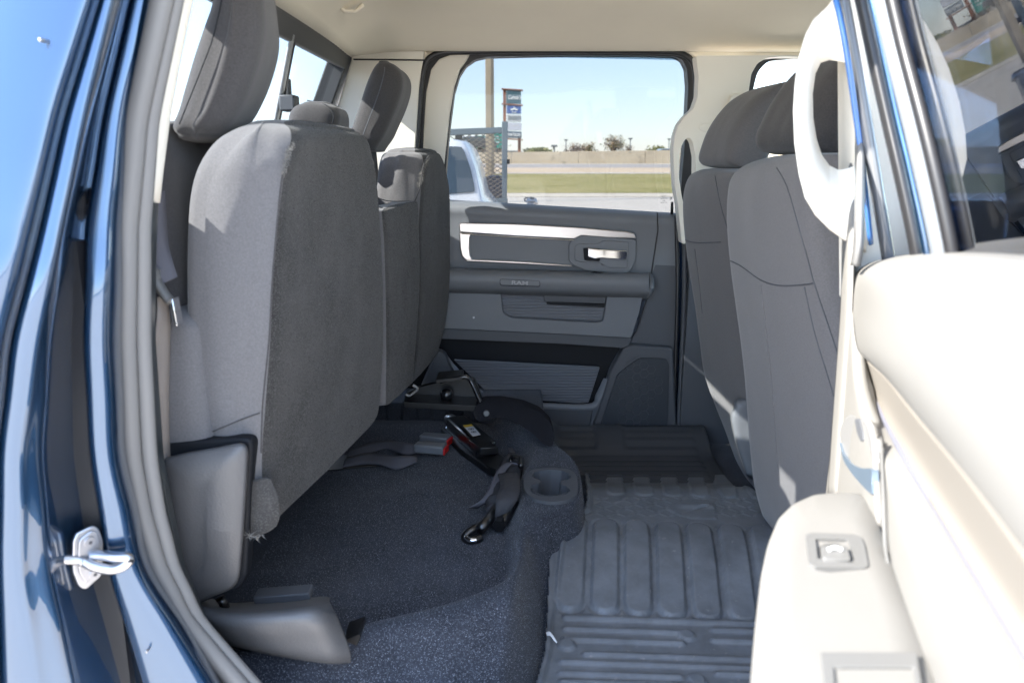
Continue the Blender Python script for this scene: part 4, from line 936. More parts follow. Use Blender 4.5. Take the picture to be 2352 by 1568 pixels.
for s_, pts in ((ns, [(1798, 352, 1.55), (1830, 352, 1.5)]), (fs, [(1660, 388, 2.08), (1690, 388, 2.0)])):
    for u, v, Y in pts:
        c = P(u, v, Y); MB().tube([c + vec(.03, 0, .03), c + vec(.03, 0, -.04)], .007, 10).build("headrest_post", M['chromed'], s_, smooth=180)
for o_s, par, lines_ in ((ns_b, ns, ([(1783, 385), (1808, 430), (1835, 523), (1855, 595), (1870, 651), (1898, 735), (1923, 810)], [(1664, 594), (1700, 610), (1748, 644), (1790, 656), (1835, 655), (1870, 651)], [(1848, 660), (1870, 760), (1900, 860), (1915, 910)])),
                         (fs_b, fs, ([(1642, 402), (1655, 470), (1672, 530), (1684, 590)], [(1562, 546), (1582, 554), (1606, 558), (1655, 556)], [(1596, 572), (1606, 650), (1613, 720)]))):
    for ln_ in lines_: seam(o_s, ln_, par, .0012, M['plastic_dk'], "back_seam")
seam(ns_b, [(1748, 655), (1760, 760), (1770, 850), (1778, 960), (1790, 1110)], ns, .0012, M['fabric'], "back_crease")
# seat bases
sq = MB(); sq.box((.60, 1.28, ZF + .12), (1.15, 1.74, ZF + .42)); sq.build("seat_base", M['fabric_dark'], ns, bevel=.05, bseg=4)
sq = MB(); sq.box((.62, 1.86, ZF + .12), (1.15, 2.28, ZF + .42)); sq.build("seat_base", M['fabric_dark'], fs, bevel=.05, bseg=4)
seat_block("side_shield", [(P(1688, 935, 1.95), P(1745, 925, 1.95), P(1735, 925, 2.2), P(1680, 935, 2.2), .02), (P(1680, 960, 1.95), P(1760, 960, 1.95), P(1740, 960, 2.2), P(1676, 965, 2.2), .02), (P(1692, 1020, 1.95), P(1760, 1020, 1.95), P(1740, 1020, 2.2), P(1690, 1020, 2.2), .02), (P(1712, 1085, 1.95), P(1765, 1085, 1.95), P(1750, 1085, 2.2), P(1712, 1085, 2.2), .02)], M['plastic'], fs)
# dashboard, firewall, front screen so that the cab is closed as a cab is
MB().box((1.72, .95, .7), (1.80, 2.46, 1.36)).box((1.45, .97, 1.1), (1.78, 2.44, 1.38)).build("dashboard", M['plastic_dk'], truck, bevel=.04, bseg=3)
MB().prism([vec(1.78, .98, 1.40), vec(1.78, 2.44, 1.40), vec(1.30, 2.36, 1.95), vec(1.30, 1.04, 1.95)], (.003, 0, .003)).build("windscreen", glass('screen_glass', (.85, .9, .88)), truck, smooth=0)
MB().box((1.8, .78, .7), (2.9, 2.62, 1.32)).build("hood", M['paint'], truck, bevel=.08, bseg=4)
MB().box((.38, 1.6, ZF), (1.4, 1.74, ZF+.05)).build("tunnel_trim", M['carpet'], truck)
# ---------------- near B pillar and its grab handle
nb_ = MB()
oo, ii = polar([(1932, -30), (1900, 14), (1868, 44), (1850, 78), (1834, 130), (1825, 190), (1821, 255), (1824, 330), (1834, 400), (1848, 455), (1872, 495), (1905, 528), (1938, 552), (1990, 580), (2010, 300), (1980, -30)],
               [(1945, 388), (1925, 390), (1905, 380), (1888, 356), (1876, 320), (1868, 270), (1867, 215), (1873, 170), (1885, 145), (1905, 138), (1930, 142), (1960, 150), (1965, 380)], 110)
YH = 1.04
def ringat(pp, Y, sc=1.0, c=(1915, 262)): return [P(c[0] + (p.x-c[0])*sc, c[1] + (p.y-c[1])*sc, Y) for p in pp]
rings = [ringat(oo, YH + .035), ringat(oo, YH + .012, .997), ringat(oo, YH, .985)]
mids = [P(o.x*.25 + i.x*.75, o.y*.25 + i.y*.75, YH + .004) for o, i in zip(oo, ii)]
rings += [mids, ringat(ii, YH + .018), ringat(ii, YH + .045)]
nb_.grid(rings, 0, True); nb_.grid([rings[-1], rings[0]], 0, True)
nb_.build("grab_handle", M['beige'], truck, smooth=180)
MB().prism([P(u, v, 1.06) for u, v in [(1964, -60), (2110, -60), (2110, 700), (1966, 700)]], (0, .06, 0)).build("near_pillar_trim", M['beige'], truck, bevel=.004)

# ---------------- near rear door, swung open
OPEN = R(75)
HG = vec(.44, .93, 0)
dd = vec(-math.cos(OPEN), -math.sin(OPEN), 0)       # along the door, hinge -> free edge
nn = vec(-math.sin(OPEN), math.cos(OPEN), 0)        # towards the cabin side face
nd = bpy.data.objects.new("open_rear_door", None); COL.objects.link(nd); nd.location = HG + vec(0, 0, 1.0); adopt(nd, truck)
tag(nd, "near rear door swung wide open, cream inner panel in full sun")
def D(u, v, off=0): return RP(u, v, HG + nn * off, nn)
# leaning plane of window and frame
LEAN = R(14.7); ZBELT = D(2100, 585, .0).z
ng = (nn * math.cos(LEAN) + vec(0, 0, -1) * math.sin(LEAN)).normalized()
G0 = HG + nn * -.02 + vec(0, 0, ZBELT)
def G(u, v, off=0): return RP(u, v, G0 + ng * off, ng)
door_glass = glass('door_glass', (.20, .24, .32), 1.0, 0, 2.3, dust=(7, .10))
MB().prism([G(2030, -200, 0), G(2060, -200, 0), G(2500, -200, 0), G(3000, 650, 0), G(2190, 640, 0), G(2120, 300, 0)], ng * -.004).build("glass", door_glass, nd, smooth=0)
fr_ = MB()
def gt(pts, r, name, m_, flat=1, off=0):
    return MB().tube(spline([G(u, v, off) for u, v in pts], 5), r, 14, up=tuple(ng), flat=flat).build(name, m_, nd, smooth=180)
gt([(1900, -160), (1932, -20), (1957, 110), (1985, 267), (2010, 410), (2035, 560), (2050, 660)], .0095, "frame_seal", M['greyseal'] if 'greyseal' in M else mat('glossy_grey_rubber', (.13, .135, .145), .22, spec=.7, coat=.5), .8, .016)
gt([(1938, -160), (1972, -20), (2000, 110), (2035, 267), (2068, 410), (2100, 560), (2115, 660)], .012, "run_channel", M['sealdk'], .5, .004)
gt([(1985, -160), (2022, -20), (2052, 110), (2092, 267), (2126, 410), (2158, 560), (2175, 660)], .011, "frame_bright_strip", mat('pale_frame_paint', (.15, .165, .185), .25, spec=.7, coat=.7), .8, .010)
gt([(1960, -160), (1998, -20), (2028, 110), (2062, 267), (2096, 410), (2128, 560), (2145, 660)], .006, "frame_edge", M['paint'], .8, .014)
gt([(2008, -160), (2044, -20), (2075, 110), (2117, 267), (2152, 410), (2184, 560), (2200, 660)], .0075, "glass_seal", M['sealdk'], .8, .006)
gt([(1880, -160), (1925, 20), (1946, 130), (1966, 267), (1984, 400), (2000, 560)], .0035, "frame_blue_edge", mat('sky_blue_paint', (.05, .16, .42), .2, coat=1), 1, .026)
# cream and grey strips between the pillar and the door shell
def strip(name, pts, wpx, off, m_):
    MB().grid(sheetrows([[D(u - wpx/2, v, off - .004), D(u, v, off), D(u + wpx/2, v, off - .004)] for u, v in pts], 4, 4)).build(name, m_, nd, smooth=180, solid=.003)
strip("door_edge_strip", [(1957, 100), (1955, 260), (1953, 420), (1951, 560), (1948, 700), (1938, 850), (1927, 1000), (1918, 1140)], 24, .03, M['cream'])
strip("door_edge_seal", [(1975, 240), (1975, 380), (1974, 480), (1972, 560), (1965, 610)], 12, .036, mat('pale_rubber', (.14, .14, .14), .35, spec=.6))
# belt line garnish, the far part of the glass sill
MB().grid(sheetrows([[D(u, v, o) for u, v, o in r_] for r_ in (
    ((2190, 566, -.05), (2260, 552, -.05), (2352, 545, -.05), (2480, 540, -.05)),
    ((2188, 580, -.02), (2260, 574, -.02), (2352, 576, -.02), (2480, 582, -.02)),
    ((2186, 600, .0), (2260, 600, .0), (2352, 602, .0), (2480, 610, .0)))], 4, 4)).build("belt_seal", mat('belt_grey', (.09, .095, .10), .3, spec=.6), nd, smooth=180, solid=.004)
# inner panel, cream: shoulder pillow rolling over to an undercut
rowsD = [((1952, 612, -.03), (1985, 601, -.04), (2060, 587, -.04), (2200, 578, -.04), (2420, 588, -.04), (2700, 610, -.04)),
         ((1954, 622, .00), (1990, 611, .01), (2060, 596, .015), (2200, 586, .02), (2420, 600, .02), (2700, 625, .02)),
         ((1958, 650, .02), (1996, 640, .035), (2070, 628, .036), (2210, 624, .038), (2440, 650, .038), (2700, 700, .038)),
         ((1958, 720, .026), (2000, 725, .040), (2080, 745, .048), (2230, 800, .052), (2450, 900, .052), (2750, 1000, .052)),
         ((1966, 790, .028), (2010, 812, .044), (2090, 870, .052), (2230, 1000, .056), (2450, 1240, .056), (2800, 1600, .056)),
         ((1976, 812, .026), (2030, 862, .034), (2105, 950, .042), (2235, 1106, .046), (2450, 1390, .046), (2800, 1850, .046)),
         ((1981, 818, .010), (2036, 862, .016), (2106, 946, .022), (2238, 1100, .028), (2450, 1380, .028), (2780, 1840, .028))]
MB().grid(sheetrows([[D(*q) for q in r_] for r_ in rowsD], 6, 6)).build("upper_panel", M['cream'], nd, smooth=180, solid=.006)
rowsD = [((1981, 812, .010), (2036, 856, .014), (2106, 940, .020), (2238, 1092, .026), (2450, 1372, .026), (2780, 1830, .026)),
         ((1986, 850, .002), (2036, 915, .006), (2090, 1000, .008), (2210, 1175, .010), (2400, 1455, .010), (2700, 1890, .010)),
         ((1992, 880, .004), (2040, 975, .010), (2078, 1046, .012), (2190, 1225, .014), (2358, 1495, .014), (2620, 1920, .014))]
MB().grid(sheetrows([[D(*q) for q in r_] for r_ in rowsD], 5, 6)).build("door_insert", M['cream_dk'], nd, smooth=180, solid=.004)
MB().tube(spline([D(1994, 890, .010), D(2040, 978, .012), D(2078, 1048, .014), D(2190, 1228, .014), D(2358, 1498, .014), D(2620, 1925, .014)], 8), .0035, 10).build("insert_strip", mat('lilac_trim_strip', (.13, .133, .165), .3, spec=.6), nd, smooth=180)
rowsD = [((1996, 895, .010), (2040, 980, .012), (2076, 1050, .014), (2188, 1230, .014), (2356, 1500, .014), (2620, 1930, .014)),
         ((2010, 960, .024), (2034, 1060, .030), (2064, 1160, .034), (2150, 1330, .036), (2290, 1600, .036), (2480, 1950, .036)),
         ((2020, 1000, .028), (2032, 1120, .032), (2052, 1260, .036), (2110, 1440, .038), (2200, 1680, .038), (2320, 1960, .038)),
         ((2024, 1010, .028), (2031, 1160, .032), (2042, 1300, .034), (2075, 1450, .036), (2115, 1620, .036), (2180, 1960, .036))]
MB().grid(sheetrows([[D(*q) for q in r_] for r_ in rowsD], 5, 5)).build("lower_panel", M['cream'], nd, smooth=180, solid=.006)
MB().tube(spline([D(2024, 1005, .030), D(2029, 1130, .036), D(2033, 1250, .038), D(2046, 1316, .038)], 6), .0016, 8).build("panel_seam", M['greytrim'], nd, smooth=180)
rowsD = [((1952, 612, .004), (1962, 640, .016), (1970, 700, .02), (1978, 830, .02), (1996, 900, .016)),
         ((1946, 700, .006), (1956, 740, .02), (1968, 800, .024), (1980, 880, .024), (2004, 950, .020)),
         ((1930, 880, .006), (1945, 900, .02), (1966, 920, .026), (1990, 960, .028), (2020, 1010, .026)),
         ((1918, 1030, .006), (1934, 1040, .02), (1962, 1050, .028), (1992, 1070, .030), (2026, 1100, .028)),
         ((1906, 1130, .006), (1925, 1140, .02), (1955, 1160, .028), (1992, 1180, .030), (2032, 1200, .028)),
         ((1890, 1300, .004), (1915, 1300, .01), (1955, 1300, .014), (1995, 1310, .014), (2046, 1320, .010))]
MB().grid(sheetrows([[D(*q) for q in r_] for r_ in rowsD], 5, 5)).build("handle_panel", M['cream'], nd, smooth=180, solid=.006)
# inside lever in its cup
cup = [(1927, 1000), (1932, 968), (1946, 950), (1968, 946), (1990, 960), (2004, 1000), (2008, 1060), (2004, 1138), (1985, 1120), (1960, 1092), (1938, 1056)]
hb2 = MB().prism([D(u, v, .034) for u, v in rpoly(cup, 14)], nn * -.008).build("handle_bezel", mat('pale_bezel', (.2, .2, .2), .3, spec=.6), nd, bevel=.004)
MB().prism([D(u, v, .037) for u, v in rpoly([(1926, 1012), (1934, 1040), (1956, 1066), (1980, 1076), (2003, 1074), (2004, 1138), (1985, 1120), (1960, 1092), (1938, 1060)], 8)], nn * -.006).build("door_lever", mat('blue_silver_lever', (.16, .21, .27), .35, metal=.5), hb2, bevel=.003, bseg=3)
MB().prism([D(u, v, .036) for u, v in rpoly([(1962, 962), (1972, 960), (1980, 990), (1983, 1012), (1976, 1014), (1968, 995)], 4)], nn * -.004).build("lever_gap", M['plastic_dk'], hb2, bevel=.001)
# armrest with the window switch and pull cup on its top
za = H - .33
arm = [(2000, 1135), (1975, 1122), (1915, 1120), (1870, 1124), (1820, 1146), (1785, 1180), (1762, 1235), (1748, 1300), (1738, 1385), (1730, 1480), (1725, 1568), (1716, 1800), (2260, 1800), (2170, 1568), (2125, 1440), (2070, 1318), (2036, 1220)]
am = MB()
base = [PZ(u, v, za) for u, v in rpoly(arm, 10, 3)]; c_ = sum(base, Vector()) / len(base)
rg_ = [[c_ + (p - c_)*.0 for p in base], [c_ + (p-c_)*.5 + vec(0, 0, .004) for p in base], [c_ + (p - c_)*.90 + vec(0, 0, .001) for p in base], [c_ + (p-c_)*.965 + vec(0, 0, -.003) for p in base], [c_ + (p-c_)*.992 + vec(0, 0, -.010) for p in base],
       [c_ + (p-c_)*1.0 + vec(0, 0, -.024) for p in base], [c_ + (p-c_)*.99 + vec(0, 0, -.06) for p in base], [c_ + (p-c_)*.94 + vec(0, 0, -.11) for p in base], [c_ + (p-c_)*.8 + vec(0, 0, -.14) for p in base]]
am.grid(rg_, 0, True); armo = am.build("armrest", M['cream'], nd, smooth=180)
zs = za + .005
def T(u, v, dz=0): return PZ(u, v, zs + dz)
sw_o, sw_i = polar(rpoly([(1850, 1228), (1862, 1222), (1962, 1226), (1978, 1232), (1986, 1250), (1995, 1298), (1988, 1304), (1870, 1300), (1858, 1292)], 6), rpoly([(1873, 1236), (1948, 1238), (1962, 1286), (1878, 1282)], 4), 60)
swb = MB().ringprism([T(p.x, p.y, .0) for p in sw_o], [T(p.x, p.y, .0) for p in sw_i], (0, 0, -.010)).build("switch_bezel", M['greytrim'], armo, bevel=.0015)
MB().prism([T(u, v, -.003) for u, v in [(1870, 1234), (1950, 1236), (1965, 1288), (1876, 1284)]], (0, 0, -.003)).build("switch_recess", mat('switch_recess_grey', (.085, .085, .083), .5), armo)
MB().prism([T(u, v, .003) for u, v in rpoly([(1886, 1252), (1946, 1252), (1956, 1284), (1890, 1281)], 6)], (0, 0, -.006)).build("window_switch", M['greytrim'], armo, bevel=.0012)
MB().tube(spline([T(1902, 1262, .0035), T(1918, 1257, .005), T(1934, 1262, .0035)], 5), .0016, 8).build("switch_mark", M['white'], armo, smooth=180)
pc = MB().ringprism([T(p.x, p.y, .002) for p in polar([(1885, 1496), (2106, 1496), (2130, 1640), (1900, 1640)], [(1915, 1530), (2098, 1530), (2112, 1640), (1925, 1640)], 24)[0]], [T(p.x, p.y, .002) for p in polar([(1885, 1496), (2106, 1496), (2130, 1640), (1900, 1640)], [(1915, 1530), (2098, 1530), (2112, 1640), (1925, 1640)], 24)[1]], (0, 0, -.01)).build("pull_cup", M['greytrim'], armo, bevel=.004)
MB().prism([T(u, v, .0) for u, v in ((1905, 1524), (2102, 1524), (2115, 1645), (1915, 1645))], (0, 0, -.003)).build("pull_cup_floor", mat('cup_floor', (.16, .157, .148), .6), armo)
# door shell: outer skin and shut face
rows = []
for off, z in ((-.12, .72), (-.17, .95), (-.175, 1.2), (-.14, 1.40), (-.09, ZBELT)):
    rows.append([HG + dd * s_ + nn * off + vec(0, 0, z) for s_ in (.0, .3, .6, .92)])
MB().grid(sheetrows(rows, 4, 4)).build("outer_skin", M['paint'], nd, smooth=180, solid=.006)
MB().prism([HG + dd*.02 + nn*-.14 + vec(0, 0, .72), HG + dd*.93 + nn*-.14 + vec(0, 0, .72), HG + dd*.93 + nn*-.01 + vec(0, 0, .72), HG + dd*.02 + nn*-.01 + vec(0, 0, .72)], (0, 0, .48)).build("door_shell", M['paint'], nd, bevel=.01)
MB().prism([HG + dd*.9 + nn*-.10 + vec(0, 0, .72), HG + dd*.93 + nn*-.10 + vec(0, 0, .72), HG + dd*.93 + nn*.0 + vec(0, 0, .72), HG + dd*.9 + nn*.0 + vec(0, 0, .72)], (0, 0, ZBELT - .74)).build("door_edge", M['paint'], nd, bevel=.004)
# near front door skin and window (closed), ahead of the opening
nf = bpy.data.objects.new("front_door", None); COL.objects.link(nf); nf.location = (1.1, .85, .8); adopt(nf, truck)
tag(nf, "closed near front door ahead of the opening")
rows = []
for y, z in ((.84, .62), (.76, .8), (.72, 1.0), (.73, 1.2), (.77, 1.36), (.82, 1.45)):
    rows.append([vec(x, y, z) for x in (.56, .9, 1.3, 1.75)])
MB().grid(sheetrows(rows, 4, 3)).build("outer_skin", M['paint'], nf, smooth=180, solid=.008)
MB().prism([vec(.62, .83, 1.45), vec(1.75, .83, 1.45), vec(1.35, .95, 1.93), vec(.66, .95, 1.93)], (0, .004, .001)).build("glass", glass('darkened_front_glass', (.25, .29, .34), 1.0, 0, 1.8), nf, smooth=0)  # tint deepened to stand in for dark blue reflections on the pane
MB().prism([vec(.56, .82, 1.43), vec(.63, .82, 1.43), vec(.66, .94, 1.97), vec(.50, .94, 1.97)], (0, .03, .006)).build("window_frame", M['sealdk'], nf, bevel=.003)
MB().box((.50, .93, .70), (.58, .99, 1.6)).build("pillar_lower", M['paint'], truck, bevel=.01)
# ================================================================ LOOSE THINGS IN THE CABIN
# near floor mat: ribbed rubber height field over the tunnel
def footz(x, y): return ZF + .075 * math.exp(-((y - 1.70) / .26) ** 4)
def footp(u, v):
    z = ZF + .03
    for _ in range(12):
        p = PZ(u, v, z); z = footz(p.x, p.y) + .010
    return PZ(u, v, z)
def inpoly(x, y, poly):
    c = False; n = len(poly)
    for i in range(n):
        x1, y1 = poly[i]; x2, y2 = poly[(i+1) % n]
        if (y1 > y) != (y2 > y) and x < (x2-x1)*(y-y1)/(y2-y1)+x1: c = not c
    return c
def pdist(x, y, poly):
    b = 9
    for i in range(len(poly)):
        ax, ay = poly[i]; bx, by = poly[(i+1) % len(poly)]; dx, dy = bx-ax, by-ay
        t = max(0, min(1, ((x-ax)*dx+(y-ay)*dy)/(dx*dx+dy*dy))); b = min(b, math.hypot(x-ax-dx*t, y-ay-dy*t))
    return b
mo = [(1343, 1092), (1347, 1155), (1342, 1172), (1272, 1214), (1264, 1222), (1256, 1400), (1250, 1500), (1232, 1570), (1180, 1690), (1160, 1800)]
mp = [footp(u, v) for u, v in mo]; mp = [(p.x, p.y) for p in mp]
mp = mp + [(.62, mp[-1][1]), (.62, mp[0][1])]
def bar(x, y, x0, y0, x1, y1, hw):      # capsule distance, inside > 0
    dx, dy = x1-x0, y1-y0; t = max(0, min(1, ((x-x0)*dx+(y-y0)*dy)/(dx*dx+dy*dy+1e-9)))
    return hw - math.hypot(x-x0-dx*t, y-y0-dy*t)
bars = []
for i, (ut, ub) in enumerate(((1320, 1308), (1392, 1389), (1462, 1466), (1535, 1544), (1605, 1625), (1680, 1706), (1752, 1788))):
    a, b = footp(ut, 1203 + i*3.5), footp(ub, 1375 + i*6); bars.append((a.x, a.y, b.x, b.y, .0265, .0068, 1))
for i, (ut, ub) in enumerate(((1412, 1414), (1472, 1480), (1535, 1545), (1598, 1608), (1660, 1672), (1716, 1736))):
    a, b = footp(ut, 1075 + i*2), footp(ub, 1130 + i*1.5); bars.append((a.x, a.y, b.x, b.y, .023, .004, 1))
lines = []
for v0, u0, u1 in ((1418, 1300, 1800), (1444, 1300, 1567), (1447, 1640, 1800), (1468, 1298, 1565), (1471, 1640, 1800), (1502, 1345, 1800), (1520, 1292, 1800), (1546, 1290, 1560), (1548, 1650, 1800), (1566, 1292, 1800), (1590, 1290, 1800)):
    a, b = footp(u0, v0), footp(u1, v0 + (u1-u0)*.035); lines.append((a.x, a.y, b.x, b.y, .0058, .0056, 0))
hexs = [footp(1302, 1482), footp(1577, 1460), footp(1600, 1562)]
shield = [footp(u, v) for u, v in ((1530, 1168), (1552, 1152), (1590, 1148), (1640, 1152), (1646, 1192), (1590, 1191), (1555, 1182))]; shield = [(p.x, p.y) for p in shield]
em1 = footp(1590, 1163); em2 = footp(1590, 1180)
st_ = .0032
y0m, y1m = 1.02, mp[0][1]; x0m, x1m = min(p[0] for p in mp), .60
ny, nx = int((y1m-y0m)/st_), int((x1m-x0m)/st_)
vs_, ok = [], {}
for j in range(ny+1):
    for i in range(nx+1):
        x, y = x0m + i*st_, y0m + j*st_
        if not inpoly(x, y, mp): continue
        z = footz(x, y) + .010
        de = pdist(x, y, mp[:10]) if x < .25 else 1
        if de < .022: z += .009 * sstep((.016 - de) / .008) * (1 if y < mp[0][1] - .004 or x > .2 else 0)
        h = 0; gr_v = 0
        for b in bars:
            if abs(x - b[0]) < .09: 
                s_ = bar(x, y, *b[:5])
                if s_ > -.004: h = max(h, b[5] * sstep((s_ + .002) / .005))
                if b[5] > .005 and -.012 < s_ < 0: gr_v = max(gr_v, .0035 * sstep((.012 + s_) / .006))
        for b in lines:
            if abs(y - b[1]) < .08:
                s_ = bar(x, y, *b[:5])
                if s_ > -.004: h = max(h, b[5] * sstep((s_ + .004) / .007))
        for c in hexs:
            d = math.hypot(x-c.x, y-c.y)
            if d < .02: h = max(h, .006 * sstep((.018 - d) / .005))
        if inpoly(x, y, shield):
            h = max(h, .002 + .004*sstep((.022 - abs((y - em1.y)*1.1))/.018)*sstep((.05 - abs(x-em1.x-.01))/.02))
            if bar(x, y, em1.x - .03, em2.y, em1.x + .03, em1.y - .004, .005) > 0: h = .001
        elif bars[7][3] - .035 > y > bars[0][1] + .035 and abs(y - em1.y) < .06 and x > .12:   # tread plate pattern
            gx, gy = x/.024, y/.024; kx, ky = math.floor(gx), math.floor(gy); fx, fy = gx-kx-.5, gy-ky-.5
            if (kx+ky) % 2: fx, fy = (fx+fy)*.707, (fy-fx)*.707
            else: fx, fy = (fx-fy)*.707, (fy+fx)*.707
            h = max(h, .0022*sstep((.13-abs(fy))/.1)*sstep((.55-abs(fx))/.2))
        ok[(i, j)] = len(vs_); vs_.append((x, y, z + (h if h > .0005 else h - gr_v)))
fs_ = [(ok[(i, j)], ok[(i+1, j)], ok[(i+1, j+1)], ok[(i, j+1)]) for (i, j) in ok if (i+1, j) in ok and (i+1, j+1) in ok and (i, j+1) in ok]
mb = MB(); mb.v = [Vector(p) for p in vs_]; mb.f = fs_; mb.m = [0]*len(fs_)
fm = mb.build("floor_mat", M['matrub'], None, smooth=180, recalc=False, solid=.004)
tag(fm, "black ribbed rubber mat over the centre tunnel with long raised bars", "floor mat")
# far floor mat
rows = []
for j in range(46):
    y = 1.96 + .42 * j/45; row = []
    for i in range(70):
        x = .10 + .50 * i/69
        h = .004 if (abs(((y-2.0) / .034) % 1 - .5) < .22 and .14 < x < .55) else 0
        if abs(x - .30) < .045 and y > 2.26: h = .006
        row.append(vec(x, y, ZF + .012 + h + .05 * sstep((y - 2.20) / .16) + .035*sstep((.15-x)/.05)))
    rows.append(row)
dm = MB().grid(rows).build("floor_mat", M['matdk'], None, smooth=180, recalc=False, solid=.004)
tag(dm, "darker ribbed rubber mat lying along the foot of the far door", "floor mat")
# white paper scrap
rows = [[footp(u, v) + vec(0, 0, .008 + dz) for u, v, dz in r_] for r_ in (((1254, 1465, .004), (1262, 1467, .008), (1272, 1474, .004), (1280, 1484, .001)), ((1257, 1469, .001), (1264, 1473, .004), (1272, 1481, .002), (1278, 1485, .0)))]
ps = MB().grid(sheetrows(rows, 2, 4)).build("paper_scrap", mat('bright_white_paper', (.9, .9, .92), .8), None, smooth=180, solid=.0006)
tag(ps, "small torn white paper scrap on the edge of the ribbed mat", "paper scrap")

# seat belt buckles lying on the deck
def deck(u, v, up=0):
    z = ZP
    for _ in range(10):
        p = PZ(u, v, z); z = zfloor(p.x, p.y) + up
    return PZ(u, v, z)
bk = bpy.data.objects.new("belt_buckles", None); COL.objects.link(bk); bk.location = deck(960, 1045); adopt(bk, truck); tag(bk, "two black belt buckles with red buttons lying on the carpet")
for (q, w1, lab) in (([(954, 1036), (1023, 1040)], 0, 0), ([(968, 1014), (1032, 1020)], 1, 0)):
    a, b = deck(*q[0], .014), deck(*q[1], .014); d = (b-a).normalized(); s_ = vec(-d.y, d.x, 0) * .021
    bb = MB().prism([a - s_*.8, a + s_*.8, b + s_, b - s_], (0, 0, .024)).build("buckle_body", M['plastic'], bk, bevel=.005, bseg=3)
    MB().prism([b - s_*.92 - d*.001, b + s_*.92 - d*.001, b + s_*.92 + d*.004, b - s_*.92 + d*.004], (0, 0, .018)).build("buckle_button", M['red'], bb, bevel=.002)
ribbon("buckle_strap", [deck(790, 1062, .01), deck(840, 1052, .015), deck(880, 1056, .02), deck(915, 1062, .02), deck(958, 1052, .022)], [(.0, .02, .004), (0, .018, .008), (0, .019, .006), (0, .015, .012), (0, .017, .002)], M['webbing'], bk, thick=.002)
ribbon("buckle_strap", [deck(800, 1040, .01), deck(850, 1028, .015), deck(890, 1020, .02), deck(930, 1030, .024), deck(970, 1028, .022)], [(.0, .02, .002), (0, .018, .008), (0, .019, .004), (0, .015, .012), (0, .017, .002)], M['webbing'], bk, thick=.002)
MB().prism([deck(700, 1058, .004), deck(830, 1042, .004), deck(935, 1050, .004), deck(920, 1066, .004), deck(720, 1085, .004)], (0, 0, .003)).build("strap_plate", M['blackm'], bk, bevel=.001)

# jack kit on the deck
jk = thing("car_jack", "black car jack and tool pouch strapped together on the carpeted deck", "car jack", tuple(deck(1120, 1080)))
def J(u, v, up): return deck(u, v, up)
def boxbar(name, pts, hw, h, m_, parent, bevel=.003, lift=.0):
    """bar following deck points; hw half width, h height"""
    mb = MB(); rows = []
    for i, p in enumerate(pts):
        t = (pts[min(i+1, len(pts)-1)] - pts[max(i-1, 0)]).normalized(); s_ = vec(-t.y, t.x, 0).normalized()
        w_ = hw[i] if isinstance(hw, list) else hw
        rows.append([p - s_*w_, p + s_*w_, p + s_*w_ + vec(0, 0, h), p - s_*w_ + vec(0, 0, h)])
    mb.grid(rows, 0, True); n = len(mb.v); mb.f += [(0, 1, 2, 3), (n-1, n-2, n-3, n-4)]; mb.m += [0, 0]
    return mb.build(name, m_, parent, bevel=bevel)
body = boxbar("jack_body", [J(1046, 985, .02), J(1080, 1015, .02), J(1118, 1050, .02)], .028, .04, M['black'], jk, .005)
boxbar("jack_arm", [J(1038, 995, .0), J(1085, 1040, .0), J(1150, 1085, .0), J(1172, 1100, .0)], [.032, .036, .036, .02], .022, M['blackm'], jk, .004)
boxbar("jack_saddle", [J(1095, 1020, .055), J(1118, 1038, .055), J(1136, 1034, .055)], .022, .016, M['black'], jk, .004)
hd = MB(); hd.tube([J(1027, 962, .035), J(1042, 968, .035), J(1054, 975, .035)], .014, 16).tube([J(1034, 964, .035), J(1040, 967, .035)], .018, 16)
hd.build("jack_screw_head", M['chromed'], jk, smooth=40)
MB().tube([J(1030, 984, .02), J(1034, 988, .02), J(1038, 992, .02)], .010, 12).build("jack_nut", M['chromed'], jk, smooth=40)
# warning label: white with a yellow head and two pictograms
top = .0612
lc = [J(1063, 977, top), J(1083, 974, top), J(1104, 998, top), J(1086, 1002, top)]
lb = MB().prism(lc, (0, 0, .0006)).build("warning_label", M['sticker'], body)
MB().prism([lc[0] + vec(0, 0, .0007), lc[1] + vec(0, 0, .0007), lc[1].lerp(lc[2], .2) + vec(0, 0, .0007), lc[0].lerp(lc[3], .2) + vec(0, 0, .0007)], (0, 0, .0003)).build("label_band", M['yellow'], lb)
for k in (.42, .68):
    c = (lc[0].lerp(lc[3], k) + lc[1].lerp(lc[2], k))/2 + vec(0, 0, .0008)
    q = MB(); q.ringprism([c + vec(.0075*math.cos(a), .0075*math.sin(a), 0) for a in [i*math.pi/10 for i in range(20)]], [c + vec(.006*math.cos(a), .006*math.sin(a), 0) for a in [i*math.pi/10 for i in range(20)]], (0, 0, .0002))
    q.prism([c + vec(-.004, -.001, 0), c + vec(.001, -.004, 0), c + vec(.004, .001, 0), c + vec(0, .004, 0)], (0, 0, .0002))
    q.build("label_pictogram", M['ink'], lb)
